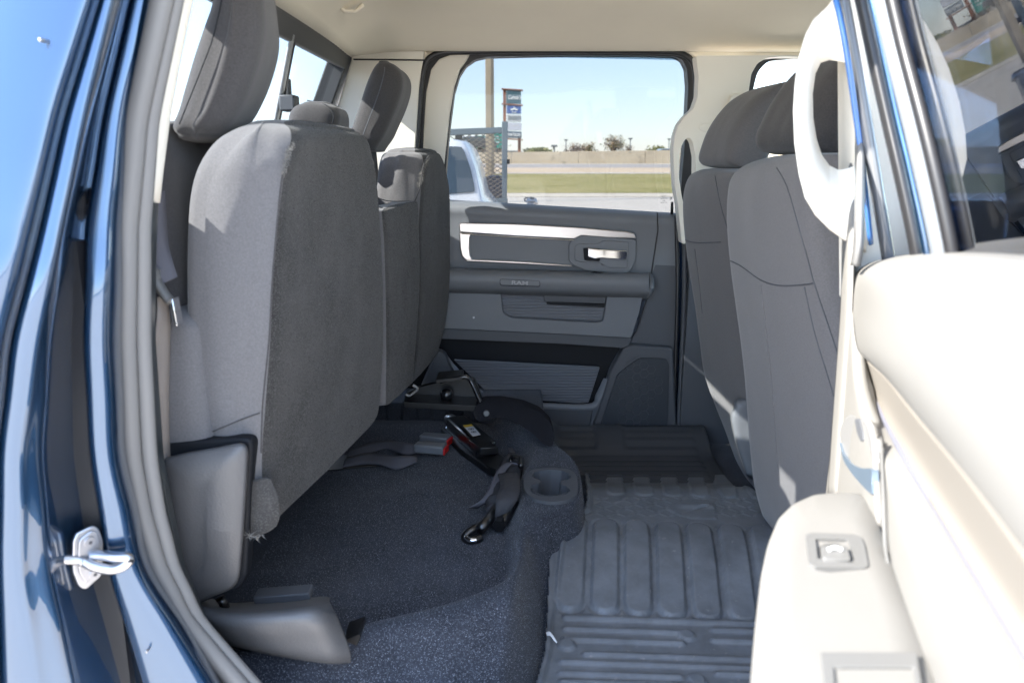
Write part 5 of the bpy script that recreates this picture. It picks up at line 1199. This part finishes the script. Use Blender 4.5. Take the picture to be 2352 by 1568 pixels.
# pouch with wrench tubes, strap and hook
pw = [J(1180, 1058, .03), J(1168, 1090, .035), J(1160, 1120, .035), J(1148, 1150, .03), J(1140, 1175, .022)]
mbp = MB(); mbp.tube(spline(pw, 6), lambda t: .030 - .006*abs(t-.4) - (.006 if t > .85 else 0), 16, flat=.75)
mbp.build("tool_pouch", M['pouch'], jk, smooth=180, disp=(.016, .035))
ribbon("pouch_flap", [J(1165, 1085, .065), J(1172, 1110, .068), J(1166, 1140, .066), J(1160, 1165, .05), J(1150, 1186, .03)], [(.022, .006, 0), (.022, .006, 0), (.024, .005, 0), (.02, .005, .004), (.012, .004, .003)], M['pouch'], jk, .003)
ribbon("strap", [J(1186, 1066, .055), J(1170, 1062, .070), J(1152, 1080, .066), J(1135, 1115, .05), J(1115, 1145, .035), J(1095, 1162, .02), J(1086, 1168, .006)], [(.010, -.004, .0), (.010, .0, .0), (.011, .003, 0), (.010, .004, 0), (.010, .006, 0), (.012, .004, 0), (.012, .002, 0)], M['webbing'], jk, .002)
t_ = MB()
t_.tube([J(1160, 1140, .03), J(1120, 1195, .028), J(1102, 1216, .022)], .011, 14)
t_.build("wrench_tube", M['black'], jk, smooth=180)
t_ = MB(); t_.tube([J(1180, 1150, .025), J(1165, 1180, .025), J(1147, 1206, .02)], .012, 14); t_.build("wrench_tube", M['black'], jk, smooth=180)
t_ = MB(); t_.tube([J(1150, 1198, .022), J(1145, 1208, .02)], .0145, 6).build("socket_end", M['black'], jk, smooth=20)
t_ = MB(); t_.tube(spline([J(1118, 1200, .018), J(1092, 1212, .018), J(1074, 1224, .012), J(1068, 1234, .006), J(1078, 1241, .004), J(1092, 1240, .004), J(1104, 1234, .006)], 5), .009, 12).build("jack_hook", M['black'], jk, smooth=180)
t_ = MB(); t_.tube(spline([J(1070, 1233, .012), J(1080, 1240, .012), J(1095, 1240, .012)], 5), .005, 10).build("hook_tip", M['chrome'], jk, smooth=180)
t_ = MB(); t_.tube(spline([J(1172, 1062, .05), J(1178, 1048, .06), J(1195, 1052, .055), J(1196, 1070, .045)], 5), .006, 10).build("strap_buckle", M['black'], jk, smooth=180)
ribbon("strap_tail", [J(1172, 1028, .03), J(1178, 1042, .04), J(1182, 1058, .05)], [(.006, 0, 0), (.007, 0, 0), (.006, 0, 0)], M['webbing'], jk, .002)
# ================================================================ OUTSIDE
def ext_mat(name, c, c2, sc, rough=.9, bump=None, fleck=None):
    return mat(name, c, rough, col2=c2, var=(sc, 0), bump=bump, spec=.2, fleck=fleck)
asph = ext_mat('pale_asphalt', (.56, .50, .44), (.63, .57, .50), .6, bump=(40, .3, .01), fleck=(30, (.46, .44, .41), .62))
conc = ext_mat('pale_concrete', (.50, .45, .39), (.60, .55, .47), .35, bump=(8, .2, .02))
def gz(y):
    pts = [(-400, 0), (34, 0), (34.15, .13), (34.6, .13), (55, .50), (55.2, .50), (57, .60), (74.0, 1.02), (90, 1.05), (1200, 1.05)]
    for (a, za_), (b, zb_) in zip(pts, pts[1:]):
        if y <= b: return za_ + (zb_-za_)*(y-a)/(b-a)
    return 1.05
def band(name, ys, dz, m_, x0=-420, x1=420, nx=24, kind='structure'):
    rows = [[vec(x0 + (x1-x0)*i/nx, y, gz(y) + dz) for i in range(nx+1)] for y in ys]
    o = MB().grid(rows).build(name, m_, None, smooth=30, recalc=False); o['kind'] = kind; return o
for nm, ys, dz, m_ in (("ground", [-400, -100, -20, 0, 34.0, 34.14, 34.16, 34.6, 55, 55.2, 57, 74, 90, 300, 1200], -.02, ext_mat('earth', (.19, .17, .12), (.24, .2, .14), .2)),
                       ("parking_lot", [-60, 0, 15, 33.99], .0, asph)):
    band(nm, ys, dz, m_)
band("curb", [33.98, 34.0, 34.14, 34.15, 34.45], .012, conc)
grs = ext_mat('lawn', (.27, .25, .085), (.45, .38, .18), .22, bump=(25, .8, .05), fleck=(3, (.48, .41, .22), .58))
gl_ = band("grass", [34.45, 38, 42, 46, 50, 55.0], .02, grs, nx=60, kind='stuff')
gl_['label'] = "mown verge of yellow-green grass beyond the kerb"
band("road_shoulder", [55.0, 55.1, 56.2], .03, conc)
band("road", [56.2, 57, 60, 64.5], .02, ext_mat('tan_road', (.60, .46, .32), (.68, .54, .40), .15))
band("road_lane", [64.5, 68, 71.8], .02, ext_mat('grey_lane', (.40, .365, .34), (.46, .42, .39), .1))
band("road_verge", [71.8, 73, 74.6], .02, conc)
# concrete barrier wall, panel by panel in one run
wl = MB()
wallm = ext_mat('stained_concrete', (.48, .40, .30), (.62, .53, .40), .25, bump=(5, .2, .02), fleck=(.9, (.36, .31, .24), .6))
for i in range(-34, 34):
    x0 = i * 6.1; y = 74.6
    topz = lambda x: 2.05 + .012 * x if x > -60 else 2.05 - .72
    wl.prism([vec(x0, y, .9), vec(x0 + 6.06, y, .9), vec(x0 + 6.06, y, topz(x0+6.06)), vec(x0, y, topz(x0))], (0, .35, 0))
o = wl.build("barrier_wall", wallm, None, smooth=30, bevel=.03); tag(o, "long stained concrete barrier wall beyond the roads", "barrier wall")

# light pole of concrete
pole = thing("light_pole", "tall square tan concrete light pole behind the trailer gate", "light pole", tuple(P(1126, 420, 30).to_2d()) + (0,))
px_, py_ = pole.location.x, pole.location.y
pm_ = mat('pole_concrete', (.34, .28, .20), .9, var=(1.5, .12), bump=(20, .3, .01))
MB().prism([vec(px_ - .16, py_ - .03, 0), vec(px_ + .06, py_ - .03, 0), vec(px_ + .16, py_ + .20, 0), vec(px_ - .06, py_ + .24, 0)], (0, 0, 9.5)).build("pole_shaft", pm_, pole, bevel=.02)
MB().box((px_ - .9, py_ - .1, 9.5), (px_ + .9, py_ + .3, 9.62)).build("pole_arm", M['blackm'], pole, bevel=.02)
for s_ in (-.8, .8): MB().box((px_ + s_ - .25, py_ - .4, 9.36), (px_ + s_ + .25, py_ + .3, 9.5)).build("lamp_head", M['greytrim'], pole, bevel=.03)

# tall shopping-centre sign
YS = 110
sgn = thing("pylon_sign", "tall shopping centre pylon sign with stacked shop panels on two rust red posts", "pylon sign", (P(1178, 340, YS).x, YS, 1.05))
rust = mat('rust_red_steel', (.30, .11, .06), .7)
def sp_(name, u0, v0, u1, v1, m_, off=0, d=.5, par=None):
    return MB().prism([P(u0, v0, YS+off), P(u1, v0 + (u1-u0)*.05, YS+off), P(u1, v1 + (u1-u0)*.02, YS+off), P(u0, v1, YS+off)], (0, d, 0)).build(name, m_, par or sgn, bevel=.02)
gb = lambda u0, v0, u1, v1: ((P(u0, v0, YS) + P(u1, v1, YS)) / 2)
for (u, v0, v1) in ((1159, 204, 300), (1193, 316, 357)):
    MB().prism([P(u-3.5, v0, YS+.6), P(u+3.5, v0, YS+.6), P(u+3.5, v1, YS+.6), P(u-3.5, v1, YS+.6)], (0, .5, 0)).build("sign_post", rust, sgn)
MB().prism([P(1155.5, 300, YS+.6), P(1162.5, 300, YS+.6), P(1162.5, 357, YS+.6), P(1155.5, 357, YS+.6)], (0, .5, 0)).build("sign_post", rust, sgn)
for v, in ((204,), (238.5,), (318,)):
    MB().prism([P(1152, v-1.2, YS-.1), P(1201, v+2.0, YS-.1), P(1201, v+4.6, YS-.1), P(1152, v+1.4, YS-.1)], (0, 1.2, 0)).build("sign_crossbar", rust, sgn)
pans = [("shop_panel", 1163, 206, 1197, 238, (.07, .14, .17)), ("shop_panel", 1164, 242, 1197, 261, (.06, .12, .36)), ("shop_panel", 1164.5, 262.5, 1197.5, 280, (.62, .62, .62)),
        ("shop_panel", 1165, 281.5, 1198, 299.5, (.60, .60, .66)), ("shop_panel", 1165, 301, 1198, 317, (.13, .17, .22))]
pobs = [sp_(n, a, b, c, d, mat('sign_panel_%d' % i, col, .5), 0, .5) for i, (n, a, b, c, d, col) in enumerate(pans)]
upx = (P(1190, 250, YS) - P(1189, 250, YS)).length
wt = mat('sign_letter_white', (.85, .85, .83), .6); gt_ = mat('sign_letter_grey', (.30, .32, .34), .6)
def stext(txt, u, v, size, m_, par, shear=0, bold=True, sx=1):
    p = P(u, v, YS - .06)
    return text_mesh(txt, size * upx, m_, "panel_lettering", par, Matrix.Translation(p) @ Matrix.Rotation(R(2), 4, 'Y') @ Matrix.Rotation(math.pi/2, 4, 'X') @ Matrix.Scale(sx, 4, (1, 0, 0)), .02, bold, shear)
stext("Cabela's", 1181, 224, 12.5, wt, pobs[0], .35, True, .72)
stext("ZAXBY'S", 1181, 271, 11, gt_, pobs[2], 0, True, .72)
stext("verizon", 1181, 309, 12, wt, pobs[4], 0, True, .80)
lg = MB()
lg.prism([P(u, v, YS-.06) for u, v in ((1171, 253), (1176, 249), (1178, 250), (1181, 245), (1184, 250), (1186, 249), (1191, 253), (1186, 254), (1181, 252), (1176, 254))], (0, .04, 0))
lg.prism([P(u, v, YS-.06) for u, v in ((1175, 257), (1187, 257.6), (1187, 259), (1175, 258.4))], (0, .04, 0))
lg.build("panel_logo", wt, pobs[1])

# utility trailer: the raised mesh gate nearest us, bed and deck behind it
YT = 8.0
tr = thing("utility_trailer", "grey steel utility trailer with a tall mesh side gate", "trailer", (P(1100, 440, YT).x, YT, 0))
gsteel = mat('grey_blue_steel', (.13, .165, .19), .5, spec=.5, var=(5, .1))
def tb(name, poly, Y, d, m_, par=tr, bevel=.006): return MB().prism([P(u, v, Y) for u, v in poly], (0, d, 0)).build(name, m_, par, bevel=bevel)
tb("gate_post", [(1152.5, 279), (1166.5, 279), (1164, 480), (1153, 480)], YT, .09, gsteel)
tb("gate_top_rail", [(940, 300), (1153, 292), (1153, 306), (940, 316)], YT + .01, .07, gsteel)
tb("gate_post", [(1045, 299), (1062, 298), (1062, 470), (1045, 470)], YT + .012, .05, M['blackm'])
tb("gate_post", [(940, 300), (952, 300), (952, 480), (940, 480)], YT + .012, .06, gsteel)
mm = MB(); xA, xB = P(940, 300, YT).x, P(1153, 300, YT).x; zA, zB = P(1100, 470, YT).z, P(1100, 303, YT).z
stp = .068
k = 0; x = xA - (zB - zA) * .6
nseg = int((xB - xA + (zB - zA) * 1.2) / stp)
for s_ in (1, -1):
    for k in range(nseg + 1):
        xs = xA - (zB-zA)*.8 + k*stp
        xa, za_, xb, zb_ = xs, zA, xs + (zB-zA)/.62, zB
        if s_ < 0: xa, xb = xb, xa
        # clip
        def clip(xa, za_, xb, zb_):
            t0, t1 = 0.0, 1.0; dx = xb-xa
            for e_, d_ in ((xA - xa, dx), (xB - xa, dx)):
                pass
            lo_, hi_ = sorted(((xA-xa)/dx, (xB-xa)/dx)); t0 = max(0, lo_); t1 = min(1, hi_)
            return None if t1 <= t0 else ((xa+dx*t0, za_+(zb_-za_)*t0), (xa+dx*t1, za_+(zb_-za_)*t1))
        c = clip(xa, za_, xb, zb_)
        if c: mm.tube([vec(c[0][0], YT + .03, c[0][1]), vec(c[1][0], YT + .03, c[1][1])], .0035, 4, caps=False)
mm.build("gate_mesh", mat('mesh_steel', (.16, .14, .12), .6), tr, smooth=0)
tb("gate_latch", [(1164, 366), (1171, 366), (1171, 377), (1164, 377)], YT + .0, .02, M['blackm'], tr, .002)
bx = P(940, 300, YT).x
MB().box((bx, YT, .55), (xB + .05, YT + 2.0, .66)).build("trailer_deck", M['blackm'], tr, bevel=.01)
for dx in (.5, 1.3):
    w_ = MB(); c = vec((bx + xB)/2 - .3 + dx*.6, YT - .05, .35)
    w_.grid([[c + vec(rr*math.cos(a), yy, rr*math.sin(a)) for rr, yy in ((.16, 0), (.33, 0), (.35, .03), (.35, .18), (.16, .2))] for a in [2*math.pi*k/28 for k in range(29)]]).build("wheel", mat('trailer_tyre', (.02, .02, .02), .8), tr, smooth=40)
tb("trailer_side_rail", [(940, 456), (1166, 456), (1166, 470), (940, 470)], YT - .02, .05, gsteel)
eq = MB()
eq.prism([P(u, v, YT + .5) for u, v in rpoly([(1112, 412), (1118, 406), (1136, 405), (1150, 405), (1157, 420), (1157, 470), (1104, 470), (1104, 432), (1108, 424)], 3)], (0, .6, 0))
o = eq.build("equipment_box", mat('dark_blue_black', (.012, .02, .045), .5, var=(8, .5)), None, bevel=.03)
tag(o, "dark navy equipment box standing behind the mesh gate", "equipment box")

# white vehicle parked alongside, its tail by the gate
YVAN = 5.6
suv = thing("white_van", "white van parked alongside with tinted side windows", "van", (P(1100, 450, YVAN).x - 2.4, YVAN + .9, 0))
wp = mat('white_car_paint', (.75, .77, .82), .3, coat=.8, spec=.5)
x1 = P(1106, 458, YVAN).x
prof = [(x1 + .30, .35), (x1 + .32, .8), (x1 + .12, 1.2), (x1 + .0, P(0, 458, YVAN).z), (P(1090, 385, YVAN).x, P(0, 385, YVAN).z), (P(1072, 340, YVAN).x, P(0, 340, YVAN).z), (P(1058, 324, YVAN).x, P(0, 324, YVAN).z), (P(1035, 319, YVAN).x, P(0, 319, YVAN).z), (x1 - 1.5, 1.80), (x1 - 2.9, 1.79), (x1 - 3.6, 1.70), (x1 - 4.2, 1.28), (x1 - 4.9, 1.10), (x1 - 5.0, .8), (x1 - 5.0, .35)]
sm = MB(); pr = [vec(a, 0, b) for a, b in prof]
sec = []
for yy, ins in ((0.0, .04), (.04, .0), (.9, -.02), (1.76, .0), (1.80, .04)):
    sec.append([vec(p.x, YVAN + yy + (0.14 if yy < .5 else -.14 if yy > 1.2 else 0) * max(0, (p.z - 1.2)/.6), p.z - ins*.5) for p in pr])
sm.rings(sec); sm.build("van_body", wp, suv, bevel=.03, bseg=3)
dk = glass('van_glass', (.05, .07, .08), .8); dkm = mat('van_window', (.05, .075, .10), .15, spec=.7)
def vw(poly): 
    return MB().prism([P(u, v, YVAN + .14*max(0, (P(u, v, YVAN).z - 1.2)/.6) - .006) for u, v in rpoly(poly, 5)], (0, .01, 0)).build("van_window", dkm, suv, bevel=.003)
vw([(1020, 336), (1060, 337), (1068, 352), (1080, 384), (1090, 430), (1090, 440), (1084, 442), (1020, 446)])
vw([(700, 336), (1010, 336), (1010, 446), (700, 446)])
vw([(560, 400), (690, 340), (690, 446), (540, 446)])
for dx in (-.75, -3.9):
    w_ = MB(); c = vec(x1 + dx, YVAN - .02, .34)
    wo = w_.grid([[c + vec(rr*math.cos(a), yy, rr*math.sin(a)) for rr, yy in ((.2, 0), (.32, 0), (.34, .03), (.34, .2), (.2, .22))] for a in [2*math.pi*k/28 for k in range(29)]]).build("wheel", mat('van_tyre', (.02, .02, .02), .8), suv, smooth=40)
    MB().tube([c + vec(0, .02, 0), c + vec(0, .2, 0)], .21, 24).build("rim", M['chromed'], wo)
# silver trailer coupler just below the far window
cp = thing("trailer_coupler", "small silver trailer coupler with a curved handle seen over the window sill", "coupler", tuple(P(1221, 470, 6.5).to_2d()) + (0,))
c = P(1221, 466, 6.5)
MB().tube([vec(c.x, c.y, 0), vec(c.x, c.y, c.z)], .035, 12).build("coupler_post", M['chromed'], cp, smooth=40)
MB().tube([P(1212, 466, 6.5), P(1214, 461, 6.5), P(1228, 462, 6.5), P(1230, 470, 6.5)], .025, 12).build("coupler_head", M['chromed'], cp, smooth=180)
MB().tube([P(1221, 462, 6.5), P(1222, 453, 6.5)], .022, 12).build("coupler_knob", M['plastic'], cp, smooth=40)
MB().tube(spline([P(1206, 463, 6.5), P(1205, 457, 6.5), P(1210, 454, 6.5), P(1216, 456, 6.5)], 5), .006, 8).build("coupler_handle", M['plastic'], cp, smooth=180)

# green highway signs on a gantry
gr_ = mat('highway_green', (.02, .30, .24), .5)
for i, (u0, v0, u1, v1, lab) in enumerate(((1091, 312, 1114, 341, "smaller green highway sign seen through the mesh gate"), (1130, 306, 1153, 341, "larger green highway sign beside the grey gate post"))):
    t = thing("highway_sign", lab, "road sign", (P((u0+u1)/2, v1, 100).x, 100, 1.05), "green highway signs beyond the barrier")
    pn = MB().prism([P(u0, v0, 100), P(u1, v0, 100), P(u1, v1, 100), P(u0, v1, 100)], (0, .15, 0)).build("sign_panel", gr_, t, bevel=.02)
    ln = MB()
    for r_, vv in enumerate((v0 + 7, v0 + 13, v0 + 20)):
        u = u0 + 4
        while u < u1 - 5:
            wd = random.uniform(1.2, 3.0); ln.prism([P(u, vv, 99.95), P(u + wd, vv, 99.95), P(u + wd, vv + 2.2, 99.95), P(u, vv + 2.2, 99.95)], (0, .02, 0)); u += wd + random.uniform(.5, 1.2)
    ln.build("sign_legend", wt, pn)
    MB().tube([P((u0+u1)/2, v1, 100.3), vec(P((u0+u1)/2, v1, 100.3).x, 100.3, 1.0)], .15, 8).build("sign_post", M['greytrim'], t)
# low grey building behind the sign
bd_ = thing("grey_building", "low grey flat-roofed building behind the pylon sign", "building", (P(1200, 355, 130).x, 130, 1.05))
bw = MB().prism([P(1160, 347, 130), P(1232, 349, 130), P(1232, 362, 130), P(1160, 362, 130)], (0, 14, 0)).build("wall", mat('grey_cladding', (.22, .25, .29), .7), bd_)
MB().prism([P(1158, 345.6, 129.8), P(1190, 346.2, 129.8), P(1190, 348, 129.8), P(1158, 348, 129.8)], (0, 14.4, 0)).build("roof", mat('roof_grey', (.3, .31, .33), .7), bd_)
for k in range(5):
    MB().prism([P(1164 + k*13, 351, 129.9), P(1172 + k*13, 351.3, 129.9), P(1172 + k*13, 354.5, 129.9), P(1164 + k*13, 354.2, 129.9)], (0, .1, 0)).build("window", dkm, bd_)
# water tower dome
wt_ = thing("water_tower", "small white water tower dome far beyond the shrubs", "water tower", (P(1507, 345, 420).x, 420, 1.05))
c = P(1507, 346, 420); rr = 1.9
MB().rings([[c + vec(rr*math.cos(t)*math.cos(a), rr*math.cos(t)*math.sin(a), rr*1.1*math.sin(t)) for a in [k*math.pi/12 for k in range(24)]] for t in (-1.2, -.7, -.3, 0, .4, .8, 1.2, 1.5)]).build("tank", mat('tank_white', (.75, .76, .78), .5), wt_, smooth=180)
MB().tube([vec(c.x, c.y, 1), c], .5, 10).build("tank_stem", mat('stem_white', (.7, .7, .72), .5), wt_)
# vehicles on the road behind the barrier
def far_car(u, v, Y, L, hgt, label, m_, cat="car", grp="cars beyond the barrier"):
    c = P(u, v, Y); z0 = c.z - hgt
    t = thing("parked_car", label, cat, (c.x, Y, z0), grp)
    pr = [(-L/2, .3), (-L/2, .75), (-L*.42, .9), (-L*.22, .98), (-L*.1, 1.42), (L*.18, 1.45), (L*.3, 1.0), (L*.48, .88), (L/2, .6), (L/2, .3)]
    pr = [(a, b*hgt/1.45) for a, b in pr]
    MB().prism([vec(c.x + a, Y, z0 + b) for a, b in pr], (0, 1.8, 0)).build("car_body", m_, t, bevel=.08)
    MB().prism([vec(c.x + a*L, Y - .02, z0 + b*hgt/1.45) for a, b in ((-.18, 1.0), (-.09, 1.36), (.16, 1.38), (.25, 1.02))], (0, .03, 0)).build("car_window", dkm, t)
    for s_ in (-.3, .3): MB().tube([vec(c.x + s_*L, Y - .03, z0 + .32), vec(c.x + s_*L, Y + .2, z0 + .32)], .32, 14).build("wheel", M['blackm'], t)
far_car(1074, 312, 88, 4.6, 1.5, "white car on the raised road, leftmost behind the mesh gate", wp)
far_car(1092, 313, 86, 4.4, 1.45, "dark car behind the mesh gate beside the green sign", mat('dark_car_paint', (.03, .035, .05), .3, coat=.6))
far_car(1530, 341, 86, 5.2, 1.5, "pale silver-blue car passing above the barrier by the pillar", mat('silver_blue_paint', (.35, .42, .48), .3, coat=.6))
# lamp posts beyond the barrier
for (u, v0, Y, lab) in ((1273, 336, 95, "short dark lamp post standing beside the round bush"), (1300, 322, 160, "thin distant lamp post left of the bare brown trees"), (1448, 319, 150, "thin distant lamp post right of the taller bare tree"), (1537, 320, 170, "thin distant lamp post above the passing car")):
    t = thing("street_lamp", lab, "street lamp", (P(u, v0, Y).x, Y, 1.05), "street lamps beyond the barrier")
    top_ = P(u, v0, Y); w_ = .09 if Y < 100 else .10
    MB().tube([vec(top_.x, Y, 1.0), top_], w_, 8).build("lamp_post", M['plastic'], t, smooth=180)
    MB().box((top_.x - .35, Y - .2, top_.z - .1), (top_.x + .35, Y + .2, top_.z + .15)).build("lamp_head", M['plastic'], t, bevel=.03)
# trees and shrubs
bark = mat('grey_bark', (.26, .21, .18), .95); leafb = [mat('dry_leaf_%d' % i, c, .8, spec=.2) for i, c in enumerate(((.34, .23, .14), (.22, .22, .09), (.15, .17, .07), (.27, .25, .11)))]
def tree(name, label, u, vtop, Y, width_px, trunk_h, seed, leaf, nleaf, lsize=.16, branchy=5, group="trees beyond the barrier"):
    rnd = random.Random(seed); top_ = P(u, vtop, Y); base = vec(top_.x, Y, gz(Y)); Ht = top_.z - base.z
    Rx = width_px / 2 * (P(u+1, vtop, Y) - P(u, vtop, Y)).length; bush = branchy > 5
    zc_, Rz = (base.z + Ht*.45, Ht*.55) if bush else (base.z + Ht*.58, Ht*.42)
    t = thing(name, label, "shrub" if "shrub" in name or "bush" in name else "tree", tuple(base), group)
    mb = MB(); tips = []
    fork = base + vec(rnd.uniform(-.05, .05)*Ht, 0, Ht*trunk_h)
    mb.tube([base, base.lerp(fork, .5) + vec(.02*Ht, 0, 0), fork], lambda s: Ht*.03*(1 - .4*s), 7, caps=False)
    clumps = []
    for k in range(16 if bush else 26):
        a = rnd.uniform(0, 6.283); el = math.asin(rnd.uniform(-.45, 1)); rr = rnd.uniform(.6, 1)
        e = vec(fork.x + Rx*rr*math.cos(a)*math.cos(el), fork.y + Rx*.8*rr*math.sin(a)*math.cos(el), zc_ + Rz*rr*math.sin(el))
        m1 = fork.lerp(e, .45) + vec(rnd.gauss(0, .06), rnd.gauss(0, .06), .10) * Ht
        pth = spline([fork, m1, e], 4); mb.tube(pth, lambda s: Ht*.013*(1.1 - s), 5, caps=False); clumps.append(e)
        for j in range(7):
            q = pth[rnd.randrange(3, len(pth))]; e2 = q + vec(rnd.gauss(0, .11)*Rx*2, rnd.gauss(0, .11)*Rx*2, rnd.gauss(.05, .09)*Ht)
            mb.tube([q, q.lerp(e2, .5) + vec(0, 0, .02*Ht), e2], lambda s: Ht*.005*(1.2 - s), 4, caps=False); tips.append(e2)
    mb.build("trunk", bark, t, smooth=60, recalc=False)
    lf = MB()
    for _ in range(nleaf):
        c = rnd.choice(clumps if bush and rnd.random() < .6 else tips); sg = (.16 if bush else .05)
        c = c + vec(rnd.gauss(0, sg)*Rx*2, rnd.gauss(0, sg)*Rx*2, rnd.gauss(0, sg)*Ht)
        if c.z < base.z or c.z > top_.z + .1*Ht: continue
        a = vec(rnd.gauss(0, 1), rnd.gauss(0, 1), rnd.gauss(0, 1)).normalized(); b = a.orthogonal().normalized(); s_ = lsize * rnd.uniform(.5, 1.2)
        lf.add([c - a*s_, c + b*s_*.6, c + a*s_, c - b*s_*.6], [(0, 1, 2, 3)], rnd.randrange(len(leaf)))
    lf.build("crown", leaf, t, smooth=0, recalc=False)
tree("bare_tree", "bare brown tree, widest of the group right of the round bush", 1322, 332, 96, 50, .34, 3, [leafb[0], bark], 900, .10)
tree("bare_tree", "spreading bare tree just left of the taller bare one", 1352, 331, 98, 46, .33, 5, [leafb[0], leafb[3]], 900, .10)
tree("bare_tree", "taller bare tree with sparse brown twigs near the window's centre right", 1412, 314, 100, 52, .36, 8, [leafb[0], leafb[3], bark], 1100, .11)
tree("bare_tree", "small leafless tree right of the taller bare tree", 1446, 333, 102, 20, .4, 9, [leafb[0], bark], 260, .08)
tree("round_bush", "round green bush on the barrier beside the short lamp post", 1243, 343, 92, 58, .25, 11, [leafb[2], leafb[1], leafb[3]], 3200, .16, 6)
tree("green_shrub", "low olive shrub by the passing car", 1520, 338, 92, 40, .25, 12, [leafb[1], leafb[3]], 1800, .14, 6)
tree("green_shrub", "low shrub in front of the water tower", 1494, 343, 90, 26, .25, 13, [leafb[1], leafb[2]], 900, .12, 6)
rl = random.Random(5)
for i, (u, vt, wd, lab) in enumerate(((1078, 322, 60, "bare tree behind the white van's roof, seen through the mesh gate"), (1104, 327, 50, "bare tree behind the smaller green highway sign"), (1142, 326, 44, "bare tree beneath the larger green highway sign"))):
    tree("bare_tree", lab, u, vt, 105 + 3*i, wd, .35, 20 + i, [leafb[0], bark], 900, .10)
tm = MB()
for (u, vt, wd) in ((1000, 320, 90), (900, 314, 130), (760, 320, 110), (600, 316, 140), (420, 318, 150), (200, 312, 150), (1640, 322, 90), (1740, 316, 100), (1900, 318, 140), (2100, 314, 140), (2400, 316, 160), (2750, 314, 160), (-80, 316, 160), (-500, 312, 170)):
    Y = 105 + rl.uniform(0, 12); tp = P(u, vt, Y); R_ = wd/2 * Y/F; hh = tp.z - 1.05
    for j in range(rl.randrange(3, 6)):
        cx_, cy_ = tp.x + rl.uniform(-R_, R_), Y + rl.uniform(-2, 2); h2 = hh * rl.uniform(.7, 1)
        tm.tube([vec(cx_, cy_, 1), vec(cx_ + rl.uniform(-.2, .2), cy_, 1 + h2*.5), vec(cx_, cy_, 1 + h2*.9)], lambda s: .09*(1.1 - s), 5, 2, caps=False)
        for _ in range(420):
            c = vec(cx_ + rl.gauss(0, R_*.22), cy_ + rl.gauss(0, R_*.2), 1 + h2*rl.uniform(.3, 1.0)); a_ = vec(rl.gauss(0, 1), rl.gauss(0, 1), rl.gauss(0, 1)).normalized(); b_ = a_.orthogonal().normalized(); q = rl.uniform(.08, .2)
            tm.add([c - a_*q, c + b_*q*.6, c + a_*q, c - b_*q*.6], [(0, 1, 2, 3)], rl.randrange(2))
o = tm.build("distant_trees", [leafb[1], leafb[3], bark], None, smooth=0, recalc=False); o['kind'] = 'stuff'
